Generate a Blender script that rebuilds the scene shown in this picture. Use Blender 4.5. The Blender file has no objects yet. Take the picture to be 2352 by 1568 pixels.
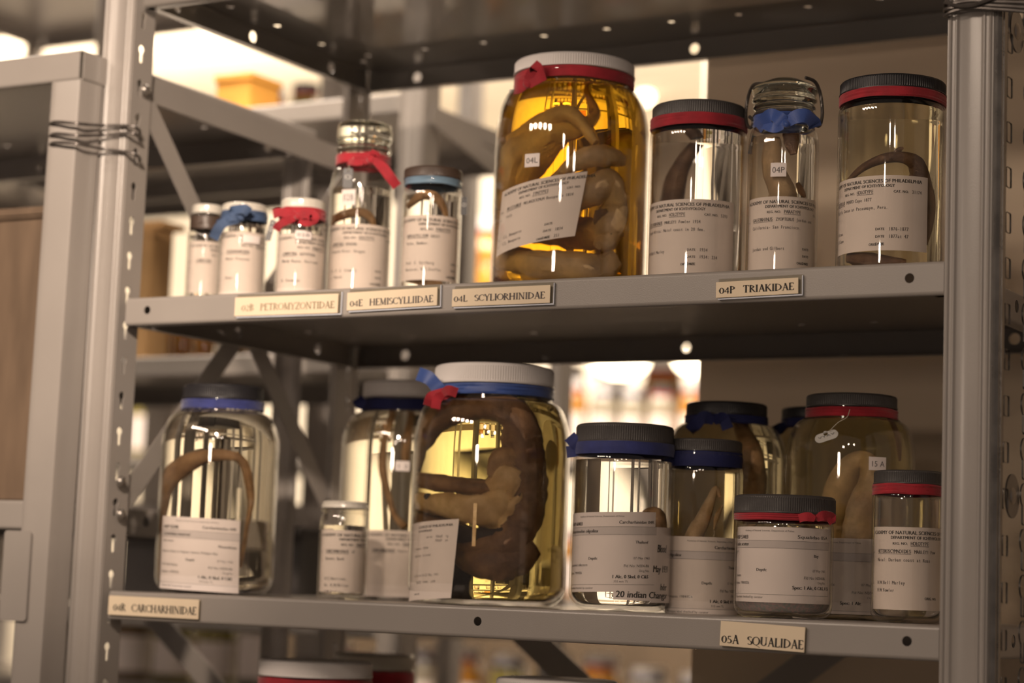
import bpy, bmesh, math, random
from mathutils import Vector, Matrix, noise
random.seed(7)
PI = math.pi
D = bpy.data
COL = bpy.context.scene.collection
SC = bpy.context.scene

# ------------------------------------------------------------------ camera
CAM = Vector((1.5073, -1.7619, 0.0185))
FPX, PITCH, YAW, ROLL = 4918.6, 0.11444, 0.52656, -0.03695
IW, IH = 2352, 1568
def rot_cam():
    Rz = Matrix.Rotation(YAW, 3, 'Z'); Rx = Matrix.Rotation(PITCH, 3, 'X'); Ry = Matrix.Rotation(ROLL, 3, 'Y')
    return Rz @ Rx @ Ry
RC = rot_cam()
RIGHT, FWD, UP = RC.col[0].copy(), RC.col[1].copy(), RC.col[2].copy()
cd = D.cameras.new('camera'); cam = D.objects.new('camera', cd); COL.objects.link(cam)
m = Matrix((RIGHT, UP, -FWD)).transposed().to_4x4(); m.translation = CAM
cam.matrix_world = m
cd.sensor_width = 36; cd.lens = FPX / IW * 36; cd.clip_start = .05; cd.clip_end = 60
cd.dof.use_dof = True; cd.dof.aperture_fstop = 3.3; cd.dof.focus_distance = 1.97
SC.camera = cam
def at(u, v, Y):
    """point of the plane y = Y seen at a pixel of the 2352 x 1568 frame"""
    d = FWD + RIGHT * ((u - IW / 2) / FPX) - UP * ((v - IH / 2) / FPX)
    return CAM + d * ((Y - CAM.y) / d.y)
def dep(p): return (p - CAM).dot(FWD)

# ------------------------------------------------------------------ world, lights, exposure
w = D.worlds.new('world'); SC.world = w; w.use_nodes = True
w.node_tree.nodes['Background'].inputs[0].default_value = (1.0, .78, .64, 1)
w.node_tree.nodes['Background'].inputs[1].default_value = .125
def area(name, loc, target, size, power, col, sy=None, spread=None):
    l = D.lights.new(name, 'AREA'); l.energy = power; l.color = col; l.size = size
    if sy: l.shape = 'RECTANGLE'; l.size_y = sy
    if spread: l.spread = spread
    o = D.objects.new(name, l); COL.objects.link(o); o.location = loc
    o.rotation_euler = (Vector(target) - Vector(loc)).to_track_quat('-Z', 'Y').to_euler()
    return o
WARM = (1.0, .79, .62)
for k in range(5):
    area('aisle_track_lamp', (-.62 + .23 * k, -1.35 - .09 * k, 1.02), (.25, .1, .25), .085, 2.6, WARM)
for k, (x, y, z) in enumerate(((1.5, -2.3, .95), (1.95, -2.2, .95), (1.1, -2.4, .75))):
    area('aisle_far_lamp', (x, y, z), (.8, .1, .15), .10, 1.8, WARM)
area('added_low_fill', (.75, -2.0, .34), (.45, .3, .18), .12, 3.2, WARM)  # added fill, no real fixture; brightens the rear lids under the upper shelf
def spot(name, loc, target, power, col, ang, r):
    l = D.lights.new(name, 'SPOT'); l.energy = power; l.color = col; l.spot_size = math.radians(ang); l.spot_blend = 1.0; l.shadow_soft_size = r
    o = D.objects.new(name, l); COL.objects.link(o); o.location = loc
    o.rotation_euler = (Vector(target) - Vector(loc)).to_track_quat('-Z', 'Y').to_euler(); return o
spot('aisle_spot_head', (.95, -1.55, .85), (-.04, 0, .42), 165, WARM, 34, .035)
area('rear_aisle_panel', (-1.0, 2.0, 1.45), (-1.0, 3.0, .1), 2.4, 75, (1, .84, .68), .5)
area('rear_wall_wash', (-1.6, 2.9, 1.45), (-1.6, 4.8, .9), 3.4, 140, (1, .84, .66), .3)
area('rear_row_lamp', (-.45, .52, 1.25), (-.45, .72, .5), 1.3, 26, (1, .84, .68), .25)
SC.view_settings.view_transform = 'Standard'; SC.view_settings.look = 'None'
SC.view_settings.gamma = 1; SC.view_settings.use_curve_mapping = False
SC.view_settings.exposure = 0.0
cy = SC.cycles
cy.max_bounces = 12; cy.diffuse_bounces = 2; cy.glossy_bounces = 3; cy.transmission_bounces = 11
cy.transparent_max_bounces = 40; cy.volume_bounces = 0
cy.sample_clamp_indirect = 6; cy.blur_glossy = .5
cy.use_denoising = True; cy.use_adaptive_sampling = True; cy.adaptive_threshold = .05; cy.adaptive_min_samples = 16

# ------------------------------------------------------------------ materials
def nt(name):
    m = D.materials.new(name); m.use_nodes = True
    t = m.node_tree; t.nodes.clear(); o = t.nodes.new('ShaderNodeOutputMaterial')
    return m, t, o
def pbr(name, col, rough=.5, metal=0, var=.12, scale=20, bump=0, bscale=200, coat=0, trans=0, spec=.5, sheen=0, col2=None, stretch=None, rvar=0, coatr=.1):
    m, t, o = nt(name); N = t.nodes; L = t.links
    b = N.new('ShaderNodeBsdfPrincipled'); L.new(b.outputs[0], o.inputs[0])
    tc = N.new('ShaderNodeTexCoord'); n = N.new('ShaderNodeTexNoise'); n.inputs['Scale'].default_value = scale; n.inputs['Detail'].default_value = 5
    if stretch:
        mp = N.new('ShaderNodeMapping'); mp.inputs['Scale'].default_value = stretch
        L.new(tc.outputs['Object'], mp.inputs[0]); L.new(mp.outputs[0], n.inputs['Vector'])
    else: L.new(tc.outputs['Object'], n.inputs['Vector'])
    r = N.new('ShaderNodeValToRGB'); L.new(n.outputs['Fac'], r.inputs[0])
    c2 = col2 or tuple(c * (1 - var) for c in col)
    r.color_ramp.elements[0].position = .35; r.color_ramp.elements[1].position = .68
    r.color_ramp.elements[0].color = (*c2, 1); r.color_ramp.elements[1].color = (*col, 1)
    L.new(r.outputs[0], b.inputs['Base Color'])
    b.inputs['Roughness'].default_value = rough; b.inputs['Metallic'].default_value = metal
    b.inputs['Coat Weight'].default_value = coat; b.inputs['Coat Roughness'].default_value = coatr
    b.inputs['Specular IOR Level'].default_value = spec
    b.inputs['Transmission Weight'].default_value = trans; b.inputs['Sheen Weight'].default_value = sheen
    if rvar:
        mr = N.new('ShaderNodeMapRange'); L.new(n.outputs['Fac'], mr.inputs[0])
        mr.inputs[3].default_value = rough - rvar; mr.inputs[4].default_value = rough + rvar
        L.new(mr.outputs[0], b.inputs['Roughness'])
    if bump:
        n2 = N.new('ShaderNodeTexNoise'); n2.inputs['Scale'].default_value = bscale; n2.inputs['Detail'].default_value = 3
        L.new(tc.outputs['Object'], n2.inputs['Vector'])
        bp = N.new('ShaderNodeBump'); bp.inputs['Strength'].default_value = bump; bp.inputs['Distance'].default_value = .001
        L.new(n2.outputs['Fac'], bp.inputs['Height']); L.new(bp.outputs[0], b.inputs['Normal'])
    return m
def thin_glass(name, tint=(.985, .98, .97)):
    m, t, o = nt(name); N = t.nodes; L = t.links
    mix = N.new('ShaderNodeMixShader'); tr = N.new('ShaderNodeBsdfTransparent'); gl = N.new('ShaderNodeBsdfGlossy')
    tr.inputs[0].default_value = (*tint, 1); gl.inputs['Roughness'].default_value = .03
    lw = N.new('ShaderNodeLayerWeight'); lw.inputs[0].default_value = .5
    p = N.new('ShaderNodeMath'); p.operation = 'POWER'; p.inputs[1].default_value = 4.2; L.new(lw.outputs['Facing'], p.inputs[0])
    mr = N.new('ShaderNodeMapRange'); L.new(p.outputs[0], mr.inputs[0]); mr.inputs[3].default_value = .045; mr.inputs[4].default_value = .9
    L.new(mr.outputs[0], mix.inputs[0]); L.new(tr.outputs[0], mix.inputs[1]); L.new(gl.outputs[0], mix.inputs[2]); L.new(mix.outputs[0], o.inputs[0])
    return m
def solid_glass(name, col=(.96, .97, .93), ior=1.47, rough=0.0):
    m, t, o = nt(name); g = t.nodes.new('ShaderNodeBsdfGlass'); g.inputs['Color'].default_value = (*col, 1)
    g.inputs['IOR'].default_value = ior; g.inputs['Roughness'].default_value = rough
    t.links.new(g.outputs[0], o.inputs[0]); return m
def liquid(name, absorb, dens, ior=1.35):
    m, t, o = nt(name); g = t.nodes.new('ShaderNodeBsdfGlass'); g.inputs['Color'].default_value = (1, 1, 1, 1)
    g.inputs['IOR'].default_value = ior; g.inputs['Roughness'].default_value = 0
    t.links.new(g.outputs[0], o.inputs[0])
    v = t.nodes.new('ShaderNodeVolumeAbsorption'); v.inputs['Color'].default_value = (*absorb, 1); v.inputs['Density'].default_value = dens
    t.links.new(v.outputs[0], o.inputs['Volume']); return m
def emit(name, col, s):
    m, t, o = nt(name); e = t.nodes.new('ShaderNodeEmission'); e.inputs[0].default_value = (*col, 1); e.inputs[1].default_value = s
    t.links.new(e.outputs[0], o.inputs[0]); return m
M = dict(
    paint=pbr('grey_shelf_paint', (.35, .32, .295), .36, var=.1, scale=7, coat=.35, coatr=.22, bump=.15, bscale=900, rvar=.05),
    paint3=pbr('grey_shelf_paint_dull', (.35, .32, .295), .42, var=.1, scale=7, coat=.08, coatr=.3, bump=.15, bscale=900, rvar=.05),
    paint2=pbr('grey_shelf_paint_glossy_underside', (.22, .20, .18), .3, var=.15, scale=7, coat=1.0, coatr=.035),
    galv=pbr('galvanised_steel', (.30, .285, .27), .3, metal=.85, var=.3, scale=40, bump=.3, bscale=150, rvar=.12),
    wire=pbr('dark_steel_wire', (.13, .115, .105), .35, metal=.5, var=.3, scale=90),
    rivet=pbr('worn_rivet_steel', (.38, .35, .32), .32, metal=.8),
    hole=pbr('black_hole_shadow', (.01, .01, .01), .9),
    glass=thin_glass('jar_glass'), sglass=solid_glass('thick_moulded_glass', rough=.015),
    clear=liquid('clear_preservative', (.93, .90, .78), 2.0), pale=liquid('pale_yellow_alcohol', (.94, .87, .60), 4.5),
    yellow=liquid('yellow_alcohol', (.985, .90, .42), 13.0), amber=liquid('amber_alcohol', (.99, .84, .07), 30.0),
    olive=liquid('olive_alcohol', (.88, .80, .34), 8.0),
    white=pbr('white_plastic_lid', (.80, .76, .74), .42, var=.06, bump=.1, bscale=300),
    enamel=pbr('white_enamel_lid', (.72, .68, .60), .3, var=.08, coat=.4),
    black=pbr('charcoal_plastic_lid', (.085, .078, .076), .38, var=.3, bump=.2, bscale=400),
    blacker=pbr('black_plastic_lid', (.025, .024, .028), .4, var=.3, bump=.2, bscale=400),
    brownlid=pbr('brown_metal_lid', (.09, .06, .045), .4, var=.3),
    red=pbr('red_cloth_ribbon', (.46, .012, .028), .75, var=.3, scale=60, bump=.4, bscale=1500, sheen=.3),
    blue=pbr('royal_blue_ribbon', (.03, .042, .21), .7, var=.3, scale=60, bump=.4, bscale=1500, sheen=.3),
    satin=pbr('blue_satin_ribbon', (.05, .11, .40), .42, var=.3, scale=40, bump=.2, bscale=1200, sheen=.4),
    dusk=pbr('dusty_blue_ribbon', (.07, .12, .24), .7, var=.3, scale=60, bump=.4, bscale=1500),
    navy=pbr('navy_blue_ribbon', (.015, .02, .11), .75, var=.3, scale=60, bump=.4, bscale=1500),
    skyb=pbr('light_blue_ring', (.22, .34, .46), .5, var=.2),
    paper=pbr('aged_label_paper', (.84, .74, .67), .75, var=.06, scale=30, bump=.1, bscale=600),
    paper2=pbr('white_label_paper', (.88, .79, .75), .7, var=.05, scale=30),
    card=pbr('cream_card', (.86, .72, .53), .7, var=.05, scale=30),
    ink=pbr('faded_black_ink', (.055, .05, .045), .8, var=.3), ink2=pbr('faded_typewriter_ink', (.15, .13, .125), .8, var=.3),
    inkf=pbr('faint_brown_ink', (.42, .33, .22), .8, var=.2),
    band=pbr('grey_print_band', (.72, .65, .625), .75),
    holder=thin_glass('clear_plastic_holder', (.93, .92, .88)),
    tagm=pbr('black_embossed_tag', (.04, .04, .045), .4), tagw=pbr('pale_tag', (.62, .6, .56), .5), string=pbr('thread', (.55, .5, .4), .8),
    skin=pbr('preserved_brown_skin', (.34, .19, .095), .5, var=.4, scale=60, bump=.5, bscale=500, col2=(.19, .10, .05), sheen=.1),
    tan=pbr('preserved_tan_skin', (.62, .38, .18), .5, var=.4, scale=50, bump=.8, bscale=400, col2=(.28, .15, .06)),
    palefish=pbr('preserved_pale_skin', (.90, .64, .33), .45, var=.3, scale=45, bump=1.0, bscale=220, col2=(.60, .42, .24)),
    belly=pbr('preserved_ochre_belly', (.92, .66, .34), .45, var=.3, scale=60, bump=1.0, bscale=180, col2=(.66, .42, .18)),
    dark=pbr('preserved_dark_skin', (.07, .045, .04), .5, var=.4, scale=50, bump=.4, bscale=400),
    sand=pbr('pinkish_preservative_grains', (.85, .60, .60), .8, var=.3, scale=400, col2=(.45, .52, .48)),
    wall=pbr('cream_plaster', (.82, .76, .66), .8, var=.12, scale=3, bump=.2, bscale=60),
    panel=pbr('taupe_wall_panel', (.66, .53, .39), .6, var=.06, scale=3),
    ceil=pbr('pale_ceiling_boards', (.85, .76, .62), .7, var=.22, scale=3, stretch=(1, 9, 1)),
    backing=pbr('added_dark_backing', (.10, .07, .045), .5, var=.2, scale=4),  # dark brown of the added wall backing
    floorm=pbr('grey_concrete_floor', (.16, .14, .12), .6, var=.2, scale=3),
    wood=pbr('brown_varnished_wood', (.20, .14, .095), .35, var=.35, scale=6, stretch=(6, 6, 1), coat=.3),
    cardboard=pbr('brown_cardboard', (.50, .30, .13), .8, var=.1, scale=8), boxg=pbr('dark_grey_board', (.07, .062, .06), .6),
    boxw=pbr('pale_board', (.7, .64, .58), .6), orange=pbr('orange_board', (.75, .36, .06), .6),
    plastic=pbr('crumpled_clear_plastic', (.74, .78, .88), .25, var=.2, scale=25, coat=.6),
    amberjar=pbr('distant_amber_glass', (.62, .30, .03), .12, var=.5, scale=18, coat=1, col2=(.35, .13, .015)),
    palejar=pbr('distant_clear_glass', (.50, .44, .34), .12, var=.45, scale=18, coat=1),
    olivejar=pbr('distant_olive_glass', (.36, .30, .08), .12, var=.5, scale=18, coat=1),
    brownjar=pbr('distant_brown_glass', (.20, .12, .05), .12, var=.5, scale=18, coat=1),
    lamp=emit('lit_lamp_globe', (1, .80, .52), 9.0),
)

# ------------------------------------------------------------------ mesh helpers
def obj(name, bm, mat, parent=None, smooth=True, loc=None):
    me = D.meshes.new(name)
    bmesh.ops.recalc_face_normals(bm, faces=bm.faces[:])
    bm.to_mesh(me); bm.free()
    return link(name, me, mat, parent, smooth, loc)
def link(name, me, mat, parent=None, smooth=True, loc=None):
    if smooth:
        me.shade_smooth()
        try: me.set_sharp_from_angle(angle=math.radians(40))
        except Exception: pass
    if mat is not None: me.materials.append(mat)
    o = D.objects.new(name, me); COL.objects.link(o)
    if parent: o.parent = parent
    if loc is not None: o.location = loc
    return o
def tag(o, label=None, cat=None, group=None, kind=None):
    if label: o['label'] = label
    if cat: o['category'] = cat
    if group: o['group'] = group
    if kind: o['kind'] = kind
    return o
def thing(name, label, cat, loc=(0, 0, 0), rz=0, group=None):
    o = D.objects.new(name, None); COL.objects.link(o); o.empty_display_size = .02
    o.location = loc; o.rotation_euler = (0, 0, rz); return tag(o, label, cat, group)
def box(bm, lo, hi, bev=0, mat=None):
    r = bmesh.ops.create_cube(bm, size=1)
    vs = r['verts']
    for v in vs:
        v.co = Vector([lo[i] + (v.co[i] + .5) * (hi[i] - lo[i]) for i in range(3)])
    if bev:
        es = list({e for v in vs for e in v.link_edges})
        vs = bmesh.ops.bevel(bm, geom=es, offset=bev, segments=2, affect='EDGES')['verts']
    if mat is not None:
        for v in set(vs): v.co = mat @ v.co
    return vs
def revolve(bm, prof, seg=64, rfun=None, c=(0, 0)):
    """prof: list of (r, z); open chain; r == 0 ends collapse to a pole"""
    rings = []
    for r, z in prof:
        if r < 1e-6: rings.append([bm.verts.new((c[0], c[1], z))])
        else:
            ring = []
            for i in range(seg):
                a = 2 * PI * i / seg; rr = rfun(r, z, i, a) if rfun else r
                ring.append(bm.verts.new((c[0] + rr * math.sin(a), c[1] - rr * math.cos(a), z)))
            rings.append(ring)
    for A, B in zip(rings, rings[1:]):
        for i in range(seg):
            j = (i + 1) % seg
            if len(A) == 1 and len(B) == 1: continue
            if len(A) == 1: bm.faces.new((A[0], B[i], B[j]))
            elif len(B) == 1: bm.faces.new((A[i], B[0], A[j]))
            else: bm.faces.new((A[i], B[i], B[j], A[j]))
def cat(pts, n):
    """Catmull-Rom through tuples of any length"""
    out = []; P = [pts[0]] + list(pts) + [pts[-1]]
    for k in range(1, len(P) - 2):
        for s in range(n):
            t = s / n; a, b, c, d = P[k - 1], P[k], P[k + 1], P[k + 2]
            out.append(tuple(.5 * ((2 * b[i]) + (-a[i] + c[i]) * t + (2 * a[i] - 5 * b[i] + 4 * c[i] - d[i]) * t * t + (-a[i] + 3 * b[i] - 3 * c[i] + d[i]) * t ** 3) for i in range(len(b))))
    out.append(tuple(P[-2])); return out
def tube(bm, pts, rad, seg=8, flat=1.0, up=(0, 0, 1), wob=0, caps=True):
    """pts: xyz points, rad: radius or list; flat squeezes the section along 'up'"""
    n = len(pts); V = [Vector(p[:3]) for p in pts]; rings = []; U = Vector(up)
    for i, p in enumerate(V):
        t = (V[min(i + 1, n - 1)] - V[max(i - 1, 0)]);
        if t.length < 1e-9: t = Vector((1, 0, 0))
        t.normalize(); s = t.cross(U)
        if s.length < .05: s = t.cross(Vector((0, 1, 0)))
        s.normalize(); q = s.cross(t); r = rad[i] if hasattr(rad, '__len__') else rad; ring = []
        for k in range(seg):
            a = 2 * PI * k / seg; rr = r
            if wob: rr *= 1 + wob * noise.noise(Vector((p.x * 60 + math.cos(a) * 1.3, p.y * 60 + math.sin(a) * 1.3, p.z * 60))) + wob * .45 * noise.noise(Vector((p.x * 260 + math.cos(a) * 2, p.y * 260 + math.sin(a) * 2, p.z * 260)))
            ring.append(bm.verts.new(p + s * math.cos(a) * rr + q * math.sin(a) * rr * flat))
        rings.append(ring)
    for A, B in zip(rings, rings[1:]):
        for k in range(seg): bm.faces.new((A[k], A[(k + 1) % seg], B[(k + 1) % seg], B[k]))
    if caps:
        bm.faces.new(rings[0]); bm.faces.new(rings[-1][::-1])
def strip(bm, pts, width, th=.0006):
    """a ribbon: pts are (x,y,z, wx,wy,wz) with the width direction; thin but solid"""
    n = len(pts); rings = []
    for i in range(n):
        p = Vector(pts[i][:3]); wv = Vector(pts[i][3:6]).normalized()
        t = Vector(pts[min(i + 1, n - 1)][:3]) - Vector(pts[max(i - 1, 0)][:3]); nn = t.cross(wv)
        nn = nn.normalized() if nn.length > 1e-9 else Vector((0, 1, 0))
        ww = width[i] if hasattr(width, '__len__') else width
        rings.append([bm.verts.new(p + wv * ww / 2 * a + nn * th / 2 * b) for a, b in ((-1, -1), (1, -1), (1, 1), (-1, 1))])
    for A, B in zip(rings, rings[1:]):
        for k in range(4): bm.faces.new((A[k], A[(k + 1) % 4], B[(k + 1) % 4], B[k]))
    bm.faces.new(rings[0]); bm.faces.new(rings[-1][::-1])
def plate_mesh(outline, holes, th, mat4):
    """sheet with real holes: 2D outline and hole polygons, thickness th, put in place by mat4 (plate lies in local xy)"""
    cu = D.curves.new('tmp', 'CURVE'); cu.dimensions = '2D'; cu.fill_mode = 'BOTH'; cu.extrude = th / 2
    for poly in [outline] + list(holes):
        s = cu.splines.new('POLY'); s.points.add(len(poly) - 1); s.use_cyclic_u = True
        for i, (x, y) in enumerate(poly): s.points[i].co = (x, y, 0, 1)
    o = D.objects.new('tmp', cu); me = D.meshes.new_from_object(o)
    me.transform(mat4); D.objects.remove(o); D.curves.remove(cu); return me
def circle(x, y, r, n=14): return [(x + r * math.cos(2 * PI * i / n), y + r * math.sin(2 * PI * i / n)) for i in range(n)]
def keyhole(x, y, r, L, r2=None):
    r2 = r2 or r * .5; a0 = math.asin(min(1, r2 / r)); pts = []
    for i in range(13):
        a = -PI / 2 + a0 + (2 * PI - 2 * a0) * i / 12; pts.append((x + r * math.cos(a), y + r * math.sin(a)))
    pts += [(x - r2, y - L + r2 * .4), (x - r2 * .5, y - L), (x + r2 * .5, y - L), (x + r2, y - L + r2 * .4)]
    return pts
def rect(x0, y0, x1, y1): return [(x0, y0), (x1, y0), (x1, y1), (x0, y1)]
def rrect(x0, y0, x1, y1, r=.003, n=4):
    pts = []
    for cx, cy_, a0 in ((x1 - r, y0 + r, -PI / 2), (x1 - r, y1 - r, 0), (x0 + r, y1 - r, PI / 2), (x0 + r, y0 + r, PI)):
        for i in range(n + 1): a = a0 + PI / 2 * i / n; pts.append((cx + r * math.cos(a), cy_ + r * math.sin(a)))
    return pts
def add_me(bm, me): bm.from_mesh(me); D.meshes.remove(me)
MXZ = lambda y: Matrix(((1, 0, 0, 0), (0, 0, -1, y), (0, 1, 0, 0), (0, 0, 0, 1)))       # (x, z) plate facing -y
MYZ = lambda x: Matrix(((0, 0, 1, x), (1, 0, 0, 0), (0, 1, 0, 0), (0, 0, 0, 1)))        # (y, z) plate facing x
MXY = lambda z: Matrix.Translation((0, 0, z))
def extrude_prof(bm, prof, a, b, axis='z', closed=False):
    """prof 2D chain -> swept from a to b along an axis"""
    def P(p, t):
        return {'z': (p[0], p[1], t), 'x': (t, p[0], p[1]), 'y': (p[0], t, p[1])}[axis]
    A = [bm.verts.new(P(p, a)) for p in prof]; B = [bm.verts.new(P(p, b)) for p in prof]
    n = len(prof)
    for i in range(n if closed else n - 1):
        j = (i + 1) % n; bm.faces.new((A[i], A[j], B[j], B[i]))
    if closed: bm.faces.new(A); bm.faces.new(B[::-1])
def thicken(prof, t):
    """closed 2D outline around a chain"""
    n = len(prof); off = []
    for i in range(n):
        a = Vector(prof[max(i - 1, 0)]); b = Vector(prof[min(i + 1, n - 1)]); d = (b - a).normalized()
        off.append((prof[i][0] - d.y * t, prof[i][1] + d.x * t))
    return list(prof) + off[::-1]

# ------------------------------------------------------------------ lettering
GL = {}
def glyphs():
    cu = D.curves.new('txt', 'FONT'); cu.resolution_u = 2; o = D.objects.new('txt', cu); COL.objects.link(o)
    dg = bpy.context.evaluated_depsgraph_get()
    def wid(s):
        cu.body = s; dg.update(); e = o.evaluated_get(dg); return e.dimensions.x
    hh = wid('HH')
    for c in 'ABCDEFGHIJKLMNOPQRSTUVWXYZabcdefghijklmnopqrstuvwxyz0123456789.,:&-()/':
        adv = wid('H' + c + 'H') - hh
        cu.body = c; dg.update(); e = o.evaluated_get(dg); me = e.to_mesh()
        GL[c] = (adv, [v.co.to_2d().copy() for v in me.vertices], [tuple(p.vertices) for p in me.polygons])
        e.to_mesh_clear()
    D.objects.remove(o); D.curves.remove(cu)
glyphs()
def layout(bm, s, x, y, h, put, width=None, shear=0, mono=False, und=False, bold=0, sx=1.0):
    """s set at (x, y) with cap height h; put maps label (x, y) to 3D"""
    k = h / .70; total = 0
    if not s.strip(): return x
    for c in s: total += (.60 if mono else (.30 if c == ' ' else GL.get(c, GL['-'])[0])) * k * sx
    f = sx * (width / total if width else 1)
    cx = x; start = x
    for c in s:
        adv = (.60 if mono else (.30 if c == ' ' else GL.get(c, GL['-'])[0])) * k * f
        if c != ' ':
            a, vs, fs = GL.get(c, GL['-']); off = (adv - a * k * f) / 2 if mono else 0
            for dx in ((0, bold) if bold else (0,)):
                V = [bm.verts.new(put(cx + off + dx + (v.x + shear * v.y) * k * f, y + v.y * k)) for v in vs]
                for fc in fs:
                    try: bm.faces.new([V[i] for i in fc])
                    except ValueError: pass
        cx += adv
    if und:
        n = 6
        A = [bm.verts.new(put(start + (cx - start) * i / n, y - h * .30)) for i in range(n + 1)]
        B = [bm.verts.new(put(start + (cx - start) * i / n, y - h * .18)) for i in range(n + 1)]
        for i in range(n): bm.faces.new((A[i], A[i + 1], B[i + 1], B[i]))
    return cx
def rule(bm, x0, x1, y, th, put, n=60):
    A = [bm.verts.new(put(x0 + (x1 - x0) * i / n, y)) for i in range(n + 1)]
    B = [bm.verts.new(put(x0 + (x1 - x0) * i / n, y + th)) for i in range(n + 1)]
    for i in range(n): bm.faces.new((A[i], A[i + 1], B[i + 1], B[i]))

# serif capitals for the shelf cards, as strokes (x0,y0,x1,y1,w) and arcs (cx,cy,rx,ry,a0,a1)
TK, TN = .185, .080
def S(x, y0=0, y1=1, w=TK): return [('l', x, y0, x, y1, w), ('l', x - .13, y0 + .02, x + .13, y0 + .02, .04), ('l', x - .13, y1 - .02, x + .13, y1 - .02, .04)]
def V1(x, y0=0, y1=1, w=TK): return [('l', x, y0, x, y1, w)]
def Hb(x0, x1, y, w=TN): return [('l', x0, y, x1, y, w)]
def A_(cx, cy_, rx, ry, a0, a1): return [('a', cx, cy_, rx, ry, a0, a1)]
def sf(x, y, w=.13): return [('l', x - w, y, x + w, y, .04)]
SER = {
 'A': (.74, [('l', .12, 0, .37, 1, TN), ('l', .36, 1, .64, 0, TK), *Hb(.2, .52, .36), *sf(.10, .02, .10), *sf(.64, .02, .12)]),
 'B': (.62, S(.14) + A_(.2, .745, .26, .235, -90, 90) + A_(.2, .26, .32, .24, -90, 90)),
 'C': (.72, A_(.42, .5, .36, .48, 42, 318) + [('l', .69, .68, .69, .86, TN)]),
 'D': (.80, S(.14) + A_(.2, .5, .50, .475, -90, 90)),
 'E': (.58, S(.14) + Hb(.14, .52, .97) + Hb(.14, .44, .52) + Hb(.14, .54, .03) + V1(.52, .82, .97, TN) + V1(.54, .03, .2, TN)),
 'H': (.84, S(.15) + S(.67) + Hb(.15, .67, .52)),
 'I': (.34, S(.17)),
 'K': (.74, S(.14) + [('l', .18, .45, .58, .98, TN), ('l', .28, .58, .66, .02, TK), *sf(.6, .98, .1), *sf(.66, .02, .1)]),
 'L': (.58, S(.14) + Hb(.14, .52, .03) + V1(.53, .03, .2, TN)),
 'M': (.92, [('l', .16, 0, .16, 1, TN), ('l', .16, 1, .45, .06, TK), ('l', .45, .06, .74, 1, TN), ('l', .75, 0, .75, 1, TK), *sf(.15, .02), *sf(.75, .02), *sf(.13, .98, .09), *sf(.78, .98, .09)]),
 'N': (.84, [('l', .15, 0, .15, 1, TN), ('l', .15, .98, .66, .02, TK), ('l', .67, 0, .67, 1, TN), *sf(.15, .02), *sf(.12, .98, .1), *sf(.67, .98)]),
 'O': (.82, A_(.41, .5, .36, .48, 0, 360)),
 'P': (.60, S(.14) + A_(.2, .73, .32, .245, -90, 90)),
 'Q': (.84, A_(.41, .5, .36, .48, 0, 360) + [('l', .42, .06, .84, -.2, .09)]),
 'R': (.68, S(.14) + A_(.2, .74, .28, .235, -90, 90) + [('l', .28, .5, .62, .02, TK), *sf(.64, .02, .08)]),
 'S': (.52, A_(.26, .74, .19, .23, 30, 270) + A_(.26, .26, .21, .235, -150, 90)),
 'T': (.70, S(.35) + Hb(.04, .66, .97) + V1(.05, .82, .97, TN) + V1(.65, .82, .97, TN)),
 'U': (.80, V1(.15, .3, 1) + V1(.63, .3, 1, TN) + A_(.39, .32, .24, .3, 180, 360) + sf(.15, .98) + sf(.63, .98)),
 'Y': (.70, [('l', .08, 1, .35, .48, TK), ('l', .62, 1, .35, .48, TN), ('l', .35, 0, .35, .5, TK), *sf(.35, .02), *sf(.08, .98, .1), *sf(.62, .98, .1)]),
 'Z': (.66, Hb(.08, .58, .97) + Hb(.06, .60, .03) + [('l', .56, .97, .1, .03, TK)] + V1(.08, .84, .97, TN) + V1(.6, .03, .18, TN)),
 '0': (.60, A_(.30, .42, .22, .41, 0, 360)), '1': (.4, V1(.2, 0, .85) + sf(.2, .02)),
 '2': (.58, A_(.28, .60, .19, .23, -20, 150) + [('l', .46, .55, .12, .03, TN)] + Hb(.08, .50, .05, .1)),
 '4': (.60, V1(.40, 0, .85, .13) + [('l', .40, .82, .05, .25, TN)] + Hb(.04, .56, .25, .07)),
 '5': (.56, A_(.25, .27, .22, .26, -140, 110) + [('l', .14, .5, .14, .82, TN)] + Hb(.14, .42, .80, .09)),
}
def serif(bm, s, x, y, h, put, width):
    tot = sum(.45 if c == ' ' else SER[c][0] for c in s); f = width / tot; cx = 0
    def quad(pts):
        bm.faces.new([bm.verts.new(put(x + (cx + px) * f, y + py * h)) for px, py in pts])
    for c in s:
        if c == ' ': cx += .45; continue
        adv, prims = SER[c]
        for p in prims:
            if p[0] == 'l':
                _, x0, y0, x1, y1, wd = p
                if abs(y1 - y0) < 1e-4: quad([(x0, y0 - wd / 2), (x1, y0 - wd / 2), (x1, y0 + wd / 2), (x0, y0 + wd / 2)])
                else: quad([(x0 - wd / 2, y0), (x0 + wd / 2, y0), (x1 + wd / 2, y1), (x1 - wd / 2, y1)])
            else:
                _, ax, ay, rx, ry, a0, a1 = p; n = max(6, int(abs(a1 - a0) / 20))
                for i in range(n):
                    q = []
                    for t, sgn in ((i, 1), (i + 1, 1), (i + 1, -1), (i, -1)):
                        a = math.radians(a0 + (a1 - a0) * t / n); wd = TN + (TK - TN) * abs(math.cos(a)) ** 1.5
                        q.append((ax + (rx + sgn * wd / 2) * math.cos(a), ay + (ry - TN / 2 + sgn * TN / 2 * .9) * math.sin(a)))
                    quad(q)
        cx += adv

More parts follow.
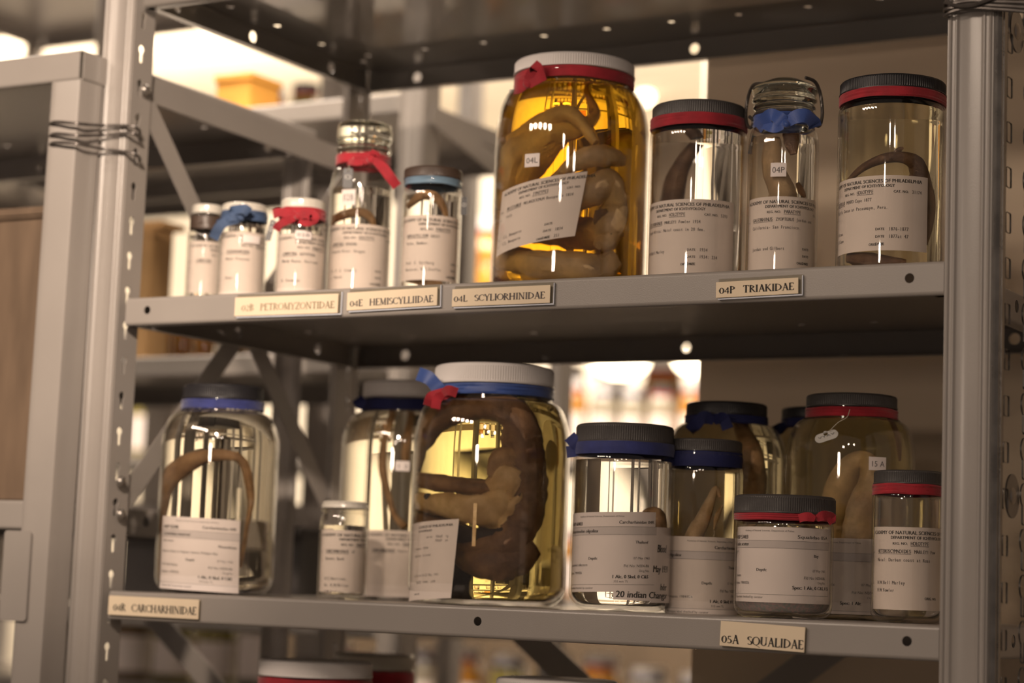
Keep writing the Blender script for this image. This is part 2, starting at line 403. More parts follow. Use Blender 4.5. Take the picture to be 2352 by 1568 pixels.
# ------------------------------------------------------------------ room
H1, H2, DEEP, LIP, WID = .31203, .66172, .44256, .0300, .914
def structure(name, lo, hi, mat):
    bm = bmesh.new(); box(bm, lo, hi); return tag(obj(name, bm, mat, smooth=False), kind='structure')
structure('floor', (-4.2, -3.2, -1.42), (3.2, 5.1, -1.32), M['floorm'])
structure('ceiling', (-4.2, -.1, 1.62), (3.2, 5.1, 1.72), M['ceil'])
structure('wall_back', (-4.2, 5.0, -1.32), (3.2, 5.1, 1.62), M['wall'])
xe = at(1606, 850, .50).x
structure('added_backing_1', (-4.1, 4.96, -1.32), (3.1, 5.0, at(1400, 1340, 4.96).z), M['backing'])  # invented dark backing on the far wall, keeps the low background dim
structure('wall_right', (xe, .50, -1.32), (3.1, .64, 1.62), M['panel'])
structure('wall_left', (-4.2, -.1, -1.32), (-4.1, 5.0, 1.62), M['wall'])

# ------------------------------------------------------------------ shelving
def shelf_bm(X0, X1, Y0, Y1, z, lip=LIP, front_holes=(), side_holes=True, simple=False):
    bm = bmesh.new(); t = .0012; r = .0035
    # pan with a row of round holes near the rear edge
    holes = []
    if not simple:
        n = int((X1 - X0) / .0825)
        holes = [circle(X0 + .05 + .0825 * i, Y1 - .075, .0045) for i in range(n) if X0 + .05 + .0825 * i < X1 - .02]
        holes += [circle(X0 + .028, Y0 + .12 + .09 * i, .0045) for i in range(4)]
    add_me(bm, plate_mesh(rect(X0 + r, Y0 + r, X1 - r, Y1 - r), holes, t, MXY(z - t / 2)))
    zl = z - lip
    fh = [circle(x, z - lip * .47, .0044) for x in front_holes]
    add_me(bm, plate_mesh(rect(X0 + r, zl + r, X1 - r, z - r), fh, t, MXZ(Y0 + t / 2)))
    bh = [] if simple else [circle(X0 + a, z - lip * .45, .0062) for a in (.075, (X1 - X0) / 2, X1 - X0 - .075)]
    add_me(bm, plate_mesh(rect(X0 + r, zl + r, X1 - r, z - r), bh, t, MXZ(Y1 - t / 2)))
    for X, s in ((X0, 1), (X1, -1)):
        sh = [circle(Y0 + a, z - lip * .45, .0062) for a in (.06, .20, .36)] if (side_holes and not simple) else []
        add_me(bm, plate_mesh(rect(Y0 + r, zl + r, Y1 - r, z - r), sh, t, MYZ(X + s * t / 2)))
    arc = lambda cx, cz, a0, a1: [(cx + r * math.cos(math.radians(a0 + (a1 - a0) * i / 5)), cz + r * math.sin(math.radians(a0 + (a1 - a0) * i / 5))) for i in range(6)]
    for Y, s in ((Y0, 1), (Y1, -1)):
        a = arc(Y + s * r, z - r, 90, 180 if s > 0 else 0); extrude_prof(bm, thicken(a, -t if s < 0 else t), X0 + r, X1 - r, 'x', True)
        b = arc(Y + s * r, zl + r, 180 if s > 0 else 360, 270) + [(Y + s * .013, zl)]
        extrude_prof(bm, thicken(b, t if s > 0 else -t), X0 + r, X1 - r, 'x', True)
    for X, s in ((X0, 1), (X1, -1)):
        a = arc(X + s * r, z - r, 90, 180 if s > 0 else 0); extrude_prof(bm, thicken(a, -t if s < 0 else t), Y0 + r, Y1 - r, 'y', True)
        b = arc(X + s * r, zl + r, 180 if s > 0 else 360, 270) + [(X + s * .013, zl)]
        extrude_prof(bm, thicken(b, t if s > 0 else -t), Y0 + r, Y1 - r, 'y', True)
    return bm
def bead(x, w, hgt):
    """one rolled rib of a post, as a chain bulging towards -y"""
    return [(x + w * i / 6, -hgt * math.sin(PI * i / 6)) for i in range(7)]
def post_bm(x0, x1, y, z0, z1, side_x=None, side_dir=1, side_d=.038, phase=0.0, holes=True, pitch=.0381):
    """beaded front flange x0..x1 in plane y and a perforated flange going back at side_x"""
    bm = bmesh.new(); W = x1 - x0; k = W / .042
    ch = [(x0, y + .004), (x0, y)] + [(a, y + b) for a, b in bead(x0 + .001 * k, .0035 * k, .0016)] + [(a, y + b) for a, b in bead(x0 + .0065 * k, .0035 * k, .0014)] + \
         [(x0 + .0115 * k, y + .001), (x1 - .0115 * k, y + .001)] + [(a, y + b) for a, b in bead(x1 - .0100 * k, .0035 * k, .0014)] + [(a, y + b) for a, b in bead(x1 - .0045 * k, .0035 * k, .0016)] + [(x1, y), (x1, y + .004)]
    extrude_prof(bm, thicken(ch, .0014), z0, z1, 'z', True)
    if side_x is not None:
        hs = []
        if holes:
            z = z0 + .03 + phase
            while z < z1 - .03:
                hs.append(keyhole(y + side_dir * .016, z, .0045, .0150, .0024)); z += pitch
        ya, yb = sorted((y + side_dir * .002, y + side_dir * side_d))
        add_me(bm, plate_mesh(rect(ya, z0, yb, z1), hs, .0016, MYZ(side_x)))
    return bm
def brace_bm(a, b, w=.028, th=.0018, normal=(1, 0, 0)):
    bm = bmesh.new(); a, b = Vector(a), Vector(b); d = (b - a).normalized(); n = Vector(normal); s = d.cross(n).normalized()
    L = (b - a).length; mt = Matrix((s, d, n)).transposed().to_4x4(); mt.translation = a
    box(bm, (-w / 2, 0, -th / 2), (w / 2, L, th / 2), .0004, mt); return bm
def rivet_bm(p, axis='x', r=.006):
    bm = bmesh.new(); pr = [(0, .0042), (r * .5, .0038), (r * .85, .0022), (r, 0), (r, -.002), (0, -.002)]
    revolve(bm, pr, 14)
    R_ = {'x': Matrix.Rotation(PI / 2, 4, 'Y'), '-y': Matrix.Rotation(PI / 2, 4, 'X')}[axis]
    bmesh.ops.transform(bm, matrix=Matrix.Translation(p) @ R_, verts=bm.verts[:]); return bm

# main unit ---------------------------------------------------------
unit = thing('shelving_unit', 'grey steel shelving unit in front holding the ribboned specimen jars in focus', 'shelving', (0, 0, -1.32))
def U(name, bm, mat, par=unit, **k):
    bmesh.ops.translate(bm, verts=bm.verts[:], vec=(0, 0, 1.32)); return obj(name, bm, mat, par, **k)
hx = lambda u, v: at(u, v, 0).x
ZT, ZB = .95, -1.32
xL0 = at(206, 690, 0).x; xR1 = at(2278, 690, 0).x
U('post', post_bm(xL0, -.0075, -.003, ZB, ZT, -.0075, 1, .036, .012), M['paint'])
U('post', post_bm(WID - .002, xR1, -.003, ZB, ZT, xR1, 1, .035, .012), M['paint'])
U('post', post_bm(-.040, 0.0, DEEP + .004, ZB, ZT, -.003, -1, .040, .012), M['paint'])
U('post', post_bm(WID, WID + .04, DEEP + .004, ZB, ZT, WID + .003, -1, .040, .012), M['paint'])
s_low = U('shelf', shelf_bm(0, WID, 0, DEEP, 0, front_holes=(hx(1097, 1424), hx(2083, 1474))), M['paint'])
s_mid = U('shelf', shelf_bm(0, WID, 0, DEEP, H1, front_holes=(hx(338, 711), hx(2089, 636))), M['paint3'])
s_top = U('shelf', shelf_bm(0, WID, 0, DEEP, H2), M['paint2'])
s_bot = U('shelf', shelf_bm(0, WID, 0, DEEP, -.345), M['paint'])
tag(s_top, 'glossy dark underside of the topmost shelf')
# side straps (outside of the left end) and rear cross brace
XS = -.010
def side_pt(u, v):
    d = FWD + RIGHT * ((u - IW / 2) / FPX) - UP * ((v - IH / 2) / FPX); t = (XS - CAM.x) / d.x; p = CAM + d * t; return p
pA, pB = side_pt(322, 205), side_pt(748, 1150)
pC, pD = side_pt(262, 1190), side_pt(812, 395)
U('brace', brace_bm(pA, pB, .026), M['paint'])
U('brace', brace_bm((XS - .003, pC.y, pC.z), (XS - .003, pD.y, pD.z), .026), M['paint'])
U('brace', brace_bm((XS - .006, 0.012, side_pt(340, 197).z), (XS - .006, DEEP, side_pt(776, 362).z), .030), M['paint'])
for p in (side_pt(318, 208), side_pt(262, 1180), side_pt(262, 1105)): U('rivet', rivet_bm(Vector((.0005, p.y, p.z)), 'x', .0062), M['rivet'])
YB = DEEP + .010
def back_pt(u, v): return at(u, v, YB)
U('brace', brace_bm(back_pt(340, 1400), back_pt(520, 1610), .030, normal=(0, 1, 0)), M['paint'])
U('brace', brace_bm(back_pt(1180, 1430), back_pt(1400, 1640), .034, normal=(0, 1, 0)), M['paint'])
U('brace', brace_bm(back_pt(1960, 1450), back_pt(1700, 1640), .034, normal=(0, 1, 0)), M['paint'])

# left neighbour ----------------------------------------------------
unl = thing('shelving_unit', 'grey steel shelving unit at the left edge, wired to the front unit', 'shelving', (0, 0, -1.32))
YN = -.045
cx_ = at(188, 150, YN)
XN = cx_.x; zN = at(188, 113, YN).z
def UN(name, bm, mat, **k):
    bmesh.ops.translate(bm, verts=bm.verts[:], vec=(0, 0, 1.32)); return obj(name, bm, mat, unl, **k)
UN('shelf', shelf_bm(XN - .914, XN, YN, YN + .44, zN, lip=.033), M['paint'])
z2 = at(30, 1148, YN).z; x2 = at(57, 1180, YN).x
UN('shelf', shelf_bm(x2 - .86, x2, YN, YN + .44, z2, lip=.031), M['paint'])
# its post leans a little
pt, pb = at(152, 185, YN), at(62, 1500, YN)
lean = (pt.x - pb.x) / (pt.z - pb.z)
bm = bmesh.new()
wP = (at(184, 190, YN) - at(120, 190, YN)).x
ch = [(-wP / 2, .004), (-wP / 2, 0), (-wP / 2 + .004, -.0012), (-wP / 2 + .008, 0), (wP / 2 - .004, 0), (wP / 2 - .001, .001), (wP / 2, .004), (wP / 2, .036)]
extrude_prof(bm, thicken(ch, .0014), ZB, zN - .033, 'z', True)
for v in bm.verts: v.co.x += pt.x + (v.co.z - pt.z) * lean; v.co.y += YN
UN('post', bm, M['paint'])
bm = bmesh.new()
gz0, gz1 = at(30, 1425, YN).z, at(30, 1218, YN).z
add_me(bm, plate_mesh(rrect(at(4, 1420, YN).x, gz0, at(72, 1300, YN).x, gz1, .004), [], .002, MXZ(YN - .003)))
UN('gusset_plate', bm, M['paint'])
UN('post', post_bm(XN - .914, XN - .874, YN, ZB, zN - .033, None), M['paint'])
UN('post', post_bm(XN - .05, XN - .01, YN + .44, ZB, zN - .033, None), M['paint'])
UN('post', post_bm(XN - .914, XN - .874, YN + .44, ZB, zN - .033, None), M['paint'])

# right neighbour: galvanised perforated upright --------------------
unr = thing('shelving_unit', 'galvanised perforated upright of the next unit at the right edge', 'shelving', (0, 0, -1.32))
XG = xR1 + .0075
sl, kh = [], []
z = -1.2
zs0 = at(2306, 613, .012).z
while z < .93:
    k = round((z - zs0) / .0395); z = zs0 + k * .0395
    if z > -1.2: sl.append(rrect(.012, z - .0088, .026, z + .0088, .002, 2)); kh.append(keyhole(.073, z + .006, .0105, .026, .005))
    z += .0395 + 1e-5
bm = bmesh.new(); add_me(bm, plate_mesh(rect(.002, -1.32, .115, .95), sl + kh, .0016, MYZ(XG)))
bmesh.ops.translate(bm, verts=bm.verts[:], vec=(0, 0, 1.32)); obj('side_plate', bm, M['galv'], unr)
bm = bmesh.new(); extrude_prof(bm, thicken([(XG - .006, -.003), (XG - .003, -.005), (XG, -.003), (XG, .002)], .0012), -1.32, .95, 'z', True)
bmesh.ops.translate(bm, verts=bm.verts[:], vec=(0, 0, 1.32)); obj('rolled_edge', bm, M['galv'], unr)
for u, v in ((2345, 75), (2346, 1140)):
    p = at(u, v, .05); bm = rivet_bm(Vector((XG - .003, .045, p.z)), 'x', .009)
    bmesh.ops.scale(bm, vec=(1, 1, 1), verts=bm.verts[:])
    bmesh.ops.translate(bm, verts=bm.verts[:], vec=(0, 0, 1.32)); b_ = obj('bolt', bm, M['rivet'], unr)
    bm = bmesh.new(); add_me(bm, plate_mesh(circle(.045, p.z, .019, 24), [], .0016, MYZ(XG - .002)))
    bmesh.ops.translate(bm, verts=bm.verts[:], vec=(0, 0, 1.32)); obj('washer', bm, M['galv'], unr)

# tie wires ---------------------------------------------------------
def wire_loop(pts, r=.0017): 
    bm = bmesh.new(); c = cat(pts, 8); tube(bm, c, r, 7); return bm
P = lambda u, v, y: tuple(at(u, v, y))
bm = bmesh.new()
yf = YN - .006
for vL, vR, off in ((283, 290, 0), (310, 306, .001), (330, 352, .002)):
    c = cat([P(300, vR + 6, .035), P(322, vR + 16, .012), P(306, vR, -.009), P(240, (vL + vR) / 2 + 2, -.012), P(180, vL + 1, yf - .002 + off), P(128, vL - 3, yf - .001), P(114, vL + 4, yf + .012), P(118, vL + 10, .02)], 8)
    tube(bm, c, .0017, 7)
tag(obj('tie_wire', bm, M['wire']), 'thin steel wire looped round the two posts at upper left', 'wire')
bm = bmesh.new()
for dv, r0 in ((0, 0), (16, .001), (30, .002)):
    c = cat([P(2360, 6 + dv * .7, -.012), P(2300, 4 + dv * .6, -.013), P(2230, 2 + dv * .55, -.013), P(2190, 8 + dv * .6, -.013), P(2171, 6 + dv, -.008), P(2176, 22 + dv * .4, .004), P(2200, 14 + dv, .012)], 8)
    tube(bm, c, .0018, 7)
c = cat([P(2168, -10, -.012), P(2190, 12, -.017), P(2240, 10, -.017), P(2300, -12, -.016)], 8); tube(bm, c, .0018, 7)
tag(obj('tie_wire', bm, M['wire']), 'thin steel wire twisted round the right post at the top', 'wire')
# ------------------------------------------------------------------ rear shelving and its contents
def rear_unit(label, X0, X1, Y0, Y1, shelves, z1=1.25, post_w=.040, braces=(), deep_posts=True):
    e = thing('shelving_unit', label, 'shelving', (X0, Y0, -1.32))
    def add(n, bm): bmesh.ops.translate(bm, verts=bm.verts[:], vec=(-X0, -Y0, 1.32)); return obj(n, bm, M['paint'], e)
    for x0, x1, y, sx, d in ((X0 - post_w, X0, Y0 - .003, X0, 1), (X1, X1 + post_w, Y0 - .003, X1 + post_w, 1), (X0 - post_w, X0, Y1 + .003, X0, -1), (X1, X1 + post_w, Y1 + .003, X1 + post_w, -1)):
        add('post', post_bm(x0, x1, y, -1.32, z1, sx, d, .038, holes=False))
    for z in shelves: add('shelf', shelf_bm(X0, X1, Y0, Y1, z, simple=True))
    for a, b in braces: add('brace', brace_bm(a, b, .03))
    return e
# unit R1: close behind, post seen between the tall bail jar and the ringed jar
Y1_ = .66
pl, pr_ = at(917, 340, Y1_).x, at(974, 340, Y1_).x
zs1 = at(870, 216, Y1_).z; zs2 = at(600, 812, Y1_).z
XR = pl; yb = Y1_ + .44
bx = pr_ + .004
rear_unit('bright grey shelving unit close behind the front unit, post between two jars', XR - .914, XR, Y1_, yb, [zs1, zs2, zs2 - .36, zs1 + .37], post_w=pr_ - pl,
          braces=[((bx, Y1_ + .01, at(980, 236, Y1_).z - .012), (bx, yb, at(980, 236, Y1_).z - .11)), ((bx + .004, Y1_ + .01, zs2 - .28), (bx + .004, yb, zs1 - .02))])
# unit R2: the next one back
Y2_ = 1.30
pl2, pr2 = at(700, 1000, Y2_).x, at(762, 1000, Y2_).x
zt2 = at(500, 335, Y2_).z
zl2 = at(320, 1152, Y2_).z
rear_unit('grey shelving unit two rows back, blue-grey post left of the lower bay', pl2 - 1.10, pl2, Y2_, Y2_ + .46, [zt2, zt2 + .40, zl2, zl2 - .33], post_w=pr2 - pl2)
# unit R3: far row across the aisle
Y3_ = 2.75
xa, xb = at(960, 900, Y3_).x, at(1700, 900, Y3_).x
zf1 = at(1400, 1045, Y3_).z
rear_unit('far shelving unit across the rear aisle stocked with many jars', xb - 1.95, xb, Y3_, Y3_ + .45, [zf1, zf1 + .34, zf1 - .34, zf1 - .68], z1=zf1 + .37)
rear_unit('far shelving unit beyond the rear aisle at the left', xb - 3.6, xb - 2.05, Y3_, Y3_ + .45, [zf1, zf1 + .34, zf1 - .34], z1=zf1 + .4)

def simple_jar(label, group, x, y, z, R, Hj, body, lidm, ribm=None, paperm='paper', rn=.78):
    e = thing('background_jar', label, 'jar', (x, y, z), math.atan2(CAM.x - x, -(CAM.y - y)), group)
    bm = bmesh.new()
    pr = [(0, .001), (R * .88, .0005), (R * .97, .004), (R, .012), (R, Hj * .68), (R * .97, Hj * .74), (R * .88, Hj * .80), (R * rn, Hj * .84), (R * rn, Hj * .88), (0, Hj * .88)]
    revolve(bm, pr, 28); obj('glass_body', bm, M[body], e)
    bm = bmesh.new(); revolve(bm, [(0, Hj), (R * rn * 1.02, Hj), (R * rn * 1.08, Hj * .99), (R * rn * 1.08, Hj * .89), (R * rn * .9, Hj * .88), (0, Hj * .88)], 28); obj('lid', bm, M[lidm], e)
    if ribm:
        bm = bmesh.new(); revolve(bm, [(R * rn + .001, Hj * .83), (R * rn + .003, Hj * .835), (R * rn + .003, Hj * .875), (R * rn + .001, Hj * .88)], 28); obj('ribbon', bm, M[ribm], e)
    if paperm:
        bm = bmesh.new(); n = 12
        A = [bm.verts.new(((R + .0006) * math.sin(a), -(R + .0006) * math.cos(a), Hj * .10)) for a in [(-1.1 + 2.1 * i / n) for i in range(n + 1)]]
        B = [bm.verts.new((v.co.x, v.co.y, Hj * .56)) for v in A]
        for i in range(n): bm.faces.new((A[i], A[i + 1], B[i + 1], B[i]))
        obj('paper_label', bm, M[paperm], e)
    return e
def copy_thing(o):
    r = o.copy(); COL.objects.link(r)
    for ch in list(o.children):
        c = ch.copy(); COL.objects.link(c); c.parent = r
    return r
# big amber gallon jar seen low between the ringed jar and the large amber jar
pj = at(1128, 600, Y3_ + .12)
simple_jar('distant amber jar with white lid and red ribbon beside the large amber jar', 'background jars', pj.x, pj.y, zf1 + .34, .082, .265, 'amberjar', 'white', 'red', None, .8)
rnd = random.Random(5)
kinds = [('pale', 'palejar', 'white', 'blue'), ('amber', 'amberjar', 'white', 'red'), ('olive', 'olivejar', 'black', 'red'), ('brown', 'brownjar', 'black', 'blue'), ('pale', 'palejar', 'black', 'red'), ('olive', 'olivejar', 'white', 'blue')]
words = {'white': 'white', 'black': 'dark'}
ORD = ['first', 'second', 'third', 'fourth', 'fifth', 'sixth', 'seventh', 'eighth', 'ninth', 'tenth', 'eleventh', 'twelfth', 'thirteenth', 'fourteenth', 'fifteenth']
protos = {}
def put_jar(key, where, group, x, y, z, R, Hj, lab=True):
    """where: phrase that completes the label and singles the jar out"""
    nm, b, l, r = kinds[key]; kk = (key, lab)
    text = f'{nm} jar, {words[l]} lid, {where}'
    if kk not in protos:
        protos[kk] = simple_jar(text, group, x, y, z, .05, .2, b, l, r, 'paper2' if lab else None); o = protos[kk]
    else: o = copy_thing(protos[kk])
    o.location = (x, y, z); o['label'] = text; o['group'] = group
    o.rotation_euler = (0, 0, math.atan2(CAM.x - x, -(CAM.y - y)))
    s = R / .05; o.scale = (s, s, Hj / .2); return o
# far row in view through the lower bay, right of the blue-ribboned gallon jar
for i, (u, key, rp, vt) in enumerate(((1318, 1, 30, 872), (1385, 0, 33, 882), (1452, 0, 31, 886), (1520, 4, 33, 884), (1590, 1, 32, 878))):
    y = Y3_ + .08; q = at(u, 1000, y); Rr = rp * dep(q) / FPX
    put_jar(key, ORD[i] + ' from the left in the far row in the lower bay', 'far jars in the lower bay', q.x, y, zf1, Rr, at(u, vt, y).z - zf1)
for i, (u, key, rp, vt) in enumerate(((1300, 0, 44, 838), (1405, 5, 46, 846), (1520, 1, 52, 826), (1640, 5, 46, 840))):
    y = Y3_ + .30; q = at(u, 1000, y); Rr = rp * dep(q) / FPX
    put_jar(key, ORD[i] + ' of the taller jars behind the far row', 'taller far jars', q.x, y, zf1, Rr, at(u, vt, y).z - zf1, lab=(key == 0))
def row(u0, du, keys, z, Yr, R, Hj, where, group, lab=True):
    x = at(u0, 1000, Yr).x; dx = max(du * dep(at(u0, 1000, Yr)) / FPX, 2 * R * 1.12)
    for i, k in enumerate(keys):
        put_jar(k, ORD[i] + ' from the left ' + where, group, x + i * dx, Yr, z, R * rnd.uniform(.9, 1.0), Hj * rnd.uniform(.85, 1.05), lab)
row(900, 120, (0, 3, 5), zf1, Y3_ + .12, .045, .17, 'on the far shelf behind the gallon jar', 'far jars hidden behind the gallon jar')
row(560, 110, (1, 3, 0, 2, 5, 1, 0, 3, 1, 2), zf1 - .34, Y3_ + .12, .046, .19, 'on the far shelf beneath the lower shelf', 'far jars beneath the lower shelf')
row(800, 112, (1, 2, 0, 1, 5, 2, 1, 0, 5, 1), zf1 - .68, Y3_ + .12, .050, .20, 'on the lowest far shelf', 'far jars on the lowest shelf')
row(1180, 90, (2, 5, 0, 3), zf1 + .34, Y3_ + .14, .036, .16, 'on the highest far shelf', 'far jars on the high shelf')
row(20, 130, (1, 3, 0, 5), zf1, Y3_ + .12, .05, .2, 'on the far left shelf', 'far jars at the left')
row(362, 58, (1, 1, 1), zs2, Y1_ + .16, .0185, .082, 'under the upper shelf, lit orange', 'small amber jars behind the left bay', False)
row(560, 90, (3, 0), zs2, Y1_ + .2, .022, .07, 'of two small jars above the braces', 'small jars above the braces', False)
row(365, 92, (3, 1, 3, 1, 2), zt2, Y2_ + .16, .030, .14, 'behind the sloping side strap', 'jars behind the side strap', False)
row(10, 90, (1, 3), zt2, Y2_ + .2, .030, .16, 'of two at the upper left edge', 'jars at the upper left edge', False)
row(475, 120, (3, 0), zl2, Y2_ + .18, .042, .14, 'between the braces of the lower bay', 'jars between the braces', False)
row(330, 120, (3, 2, 5, 4), zl2 - .33, Y2_ + .18, .045, .16, 'below the lower shelf at the left', 'jars low at the left')
def carton(label, u0, u1, vt, zb, Y, dpt, mat, flap=False, name='carton'):
    a, b = at(u0, vt, Y), at(u1, vt, Y); h = a.z - zb; wd = b.x - a.x
    e = thing(name, label, 'box', (a.x, Y, zb))
    bm = bmesh.new(); box(bm, (0, 0, 0), (wd, dpt, h), .0015); obj('body', bm, M[mat], e)
    bm = bmesh.new(); box(bm, (-.003, -.003, h), (wd + (.02 if flap else .003), dpt + .003, h + .010), .001)
    obj('lid', bm, M[mat], e); return e
carton('brown cardboard carton with open flap left of the small jars', 318, 352, 525, zs2, Y1_ + .06, .05, 'cardboard', True)
carton('orange board box on the bright rear shelf behind the side strap', 497, 577, 190, zs1, Y1_ + .03, .07, 'orange')
carton('dark grey storage box low behind the first jar', 285, 560, 1235, zs2 - .36, Y1_ + .04, .3, 'boxg')
carton('dark grey storage box low behind the braces, right one', 575, 690, 1225, zs2 - .36, Y1_ + .04, .3, 'boxg')
carton('pale board box in the lower bay two rows back, left', 333, 400, 945, zl2, Y2_ + .04, .08, 'boxw')
# crumpled plastic bag on the rear shelf
a = at(330, 200, Y1_ + .25); b = at(690, 200, Y1_ + .25)
bm = bmesh.new(); bmesh.ops.create_icosphere(bm, subdivisions=4, radius=1)
for v in bm.verts:
    n_ = noise.noise(v.co * 2.3) * .35 + noise.noise(v.co * 6) * .12
    v.co = v.co * (1 + n_); v.co.z = max(v.co.z, -.75)
    v.co = Vector((v.co.x * (b.x - a.x) * .42, v.co.y * .10, (v.co.z + .75) * .040))
tag(obj('plastic_bag', bm, M['plastic'], loc=((a.x + b.x) / 2, Y1_ + .25, zs1)), 'crumpled bluish plastic bag on the bright rear shelf', 'bag')
# brown cabinet standing in the left neighbour
q = at(150, 470, YN + .05); q2 = at(-420, 430, YN + .05)
e = thing('wooden_crate', 'dark brown varnished crate at the left edge of the picture', 'crate', (q2.x, YN + .05, z2))
hC = q.z - z2 - .012
bm = bmesh.new(); box(bm, (0, 0, 0), (q.x - q2.x, .09, hC), .003); obj('body', bm, M['wood'], e)
bm = bmesh.new(); box(bm, (-.004, -.005, hC), (q.x - q2.x + .004, .094, hC + .012), .003); obj('lid', bm, M['wood'], e)
# lamps glowing low over the far shelf, and lamp globes on the far wall
def lamp_globe(label, u, v, Y, rpx, dome=False):
    p = at(u, v, Y); r = rpx * dep(p) / FPX; e = thing('wall_lamp', label, 'lamp', p)
    bm = bmesh.new(); pr = [(0, -r * .62)] + [(r * math.cos(a), r * .62 * math.sin(a)) for a in [(-PI / 2 + PI / 2 * (i + 1) / 7) for i in range(7)]] + [(r * .96, r * .1), (0, r * .12)]
    if not dome: pr = [(0, -r)] + [(r * math.cos(a), r * math.sin(a)) for a in [(-PI / 2 + PI * (i + 1) / 14) for i in range(13)]] + [(0, r)]
    revolve(bm, pr, 24); obj('globe', bm, M['lamp'], e)
    bm = bmesh.new(); revolve(bm, [(0, r * .1), (r * .3, r * .1), (r * .25, r * 1.2), (0, r * 1.25)], 16); obj('cap', bm, M['rivet'], e)
    bm = bmesh.new(); tube(bm, [(0, 0, r * 1.1), (0, 0, 1.62 - p.z)], .004, 8); obj('stem', bm, M['rivet'], e); return e
lamp_globe('glowing dome lamp over the far jars, left of the pair', 1424, 828, Y3_ - .25, 68, True)
lamp_globe('glowing dome lamp over the far jars, right of the pair', 1606, 826, Y3_ - .25, 62, True)
lamp_globe('small round glowing lamp beside the large amber jar lid, upper one', 1508, 182, 4.4, 22)
lamp_globe('small round glowing lamp beside the large amber jar lid, lower one', 1482, 222, 4.3, 17)

# ------------------------------------------------------------------ specimen jars
class J: pass
def jar(label, shelf_z, u, v, Y, hw, vs1, vs2, hwn, lid, fill, liq, group, base=.010, ribs=110, glass=None, name='specimen_jar', neck_top=None):
    j = J(); p = at(u, v, Y); dpt = dep(p); k = dpt / FPX
    j.p = Vector((p.x, Y, shelf_z)); dx = CAM - j.p; j.rz = math.atan2(dx.x, -dx.y)
    j.root = thing(name, label, 'jar', j.p, j.rz, group)
    j.inv = (Matrix.Translation(j.p) @ Matrix.Rotation(j.rz, 4, 'Z')).inverted()
    j.R = hw * k; j.Y = Y; j.u = u; j.v = v; j.hw = hw; j.k = k
    j.z = lambda vv: at(u, vv, Y).z - shelf_z
    R = j.R; rn = hwn * k; z1, z2 = j.z(vs1), j.z(vs2); j.rn = rn; j.z1 = z1; j.z2 = z2
    lt, lb, lhw, lmat = lid[:4]; zt, zb = j.z(lt), j.z(lb); rl = lhw * k; j.zt, j.zb, j.rl = zt, zb, rl
    def prof(d, zb0):
        pr = [(0, zb0 + (.002 if d == 0 else 0))]
        b = base
        for i in range(6):
            a = PI / 2 * i / 5; pr.append((R - b + (b - d) * math.sin(a), zb0 + (b - d) * (1 - math.cos(a))))
        n = 10
        for i in range(n + 1):
            a = PI / 2 * i / n; pr.append((rn - d + (R - rn) * math.cos(a) ** .85, z1 + (z2 - z1) * math.sin(a)))
        return pr
    t = .0018
    outer = prof(0, .0004) + [(rn, zb if not neck_top else neck_top)]
    inner = prof(t, .0045) + [(rn - t, zb if not neck_top else neck_top)]
    bm = bmesh.new(); revolve(bm, outer + inner[::-1], 72)
    j.glass = obj('glass_body', bm, M[glass or 'glass'], j.root)
    j.prof = prof
    if fill is not None:
        zf = j.z(fill); lp = [q for q in prof(.0028, .0055) if q[1] < zf - .0005]
        rf = lp[-1][0]; lp += [(rf, zf), (0, zf)]
        bm = bmesh.new(); revolve(bm, lp, 72); obj('liquid', bm, M[liq], j.root)
    if lmat:
        bm = bmesh.new(); zt2 = zt + .0; h = zt - zb
        def rf2(r, z, i, a):
            return r * (1 - (.010 if i % 4 > 1 else 0)) if (r > rl * .985 and zb + h * .1 < z < zt - h * .18) else r
        flat = len(lid) > 4
        if flat:   # pressed metal lid with stepped skirt
            pr = [(0, zt - .0005), (rl * .86, zt - .0005), (rl * .90, zt), (rl * .97, zt - .001), (rl, zt - h * .25), (rl * .975, zt - h * .42), (rl * 1.0, zt - h * .55), (rl * .985, zt - h * .75), (rl * 1.01, zb + .0006), (rl * .99, zb), (rl * .95, zb), (rl * .95, zt - .002), (0, zt - .002)]
        else:
            pr = [(0, zt), (rl * .93, zt), (rl * .975, zt - h * .05), (rl, zt - h * .17), (rl, zt - h * .2), (rl, zb + h * .12), (rl * 1.012, zb + h * .09), (rl * 1.012, zb + .0002), (rl * .96, zb), (rl * .96, zt - .002), (0, zt - .002)]
        revolve(bm, pr, ribs * 4 if not flat else 96, rf2); o = obj('lid', bm, M[lmat], j.root)
        # threaded neck finish under the lid
        bm = bmesh.new(); zz = zb - .0005
        revolve(bm, [(rn + .0001, zz - .004), (rn + .0022, zz - .003), (rn + .0022, zz - .0015), (rn + .0001, zz), ], 64)
        obj('neck_bead', bm, M['glass'], j.root)
    return j
def loc(j, u, v, yy=0.0, mag=1.0):
    """jar-local point: seen at a pixel, yy metres nearer than the jar axis plane"""
    q = j.inv @ at(u, v, j.Y - yy); return Vector((q.x / mag, q.y, q.z))
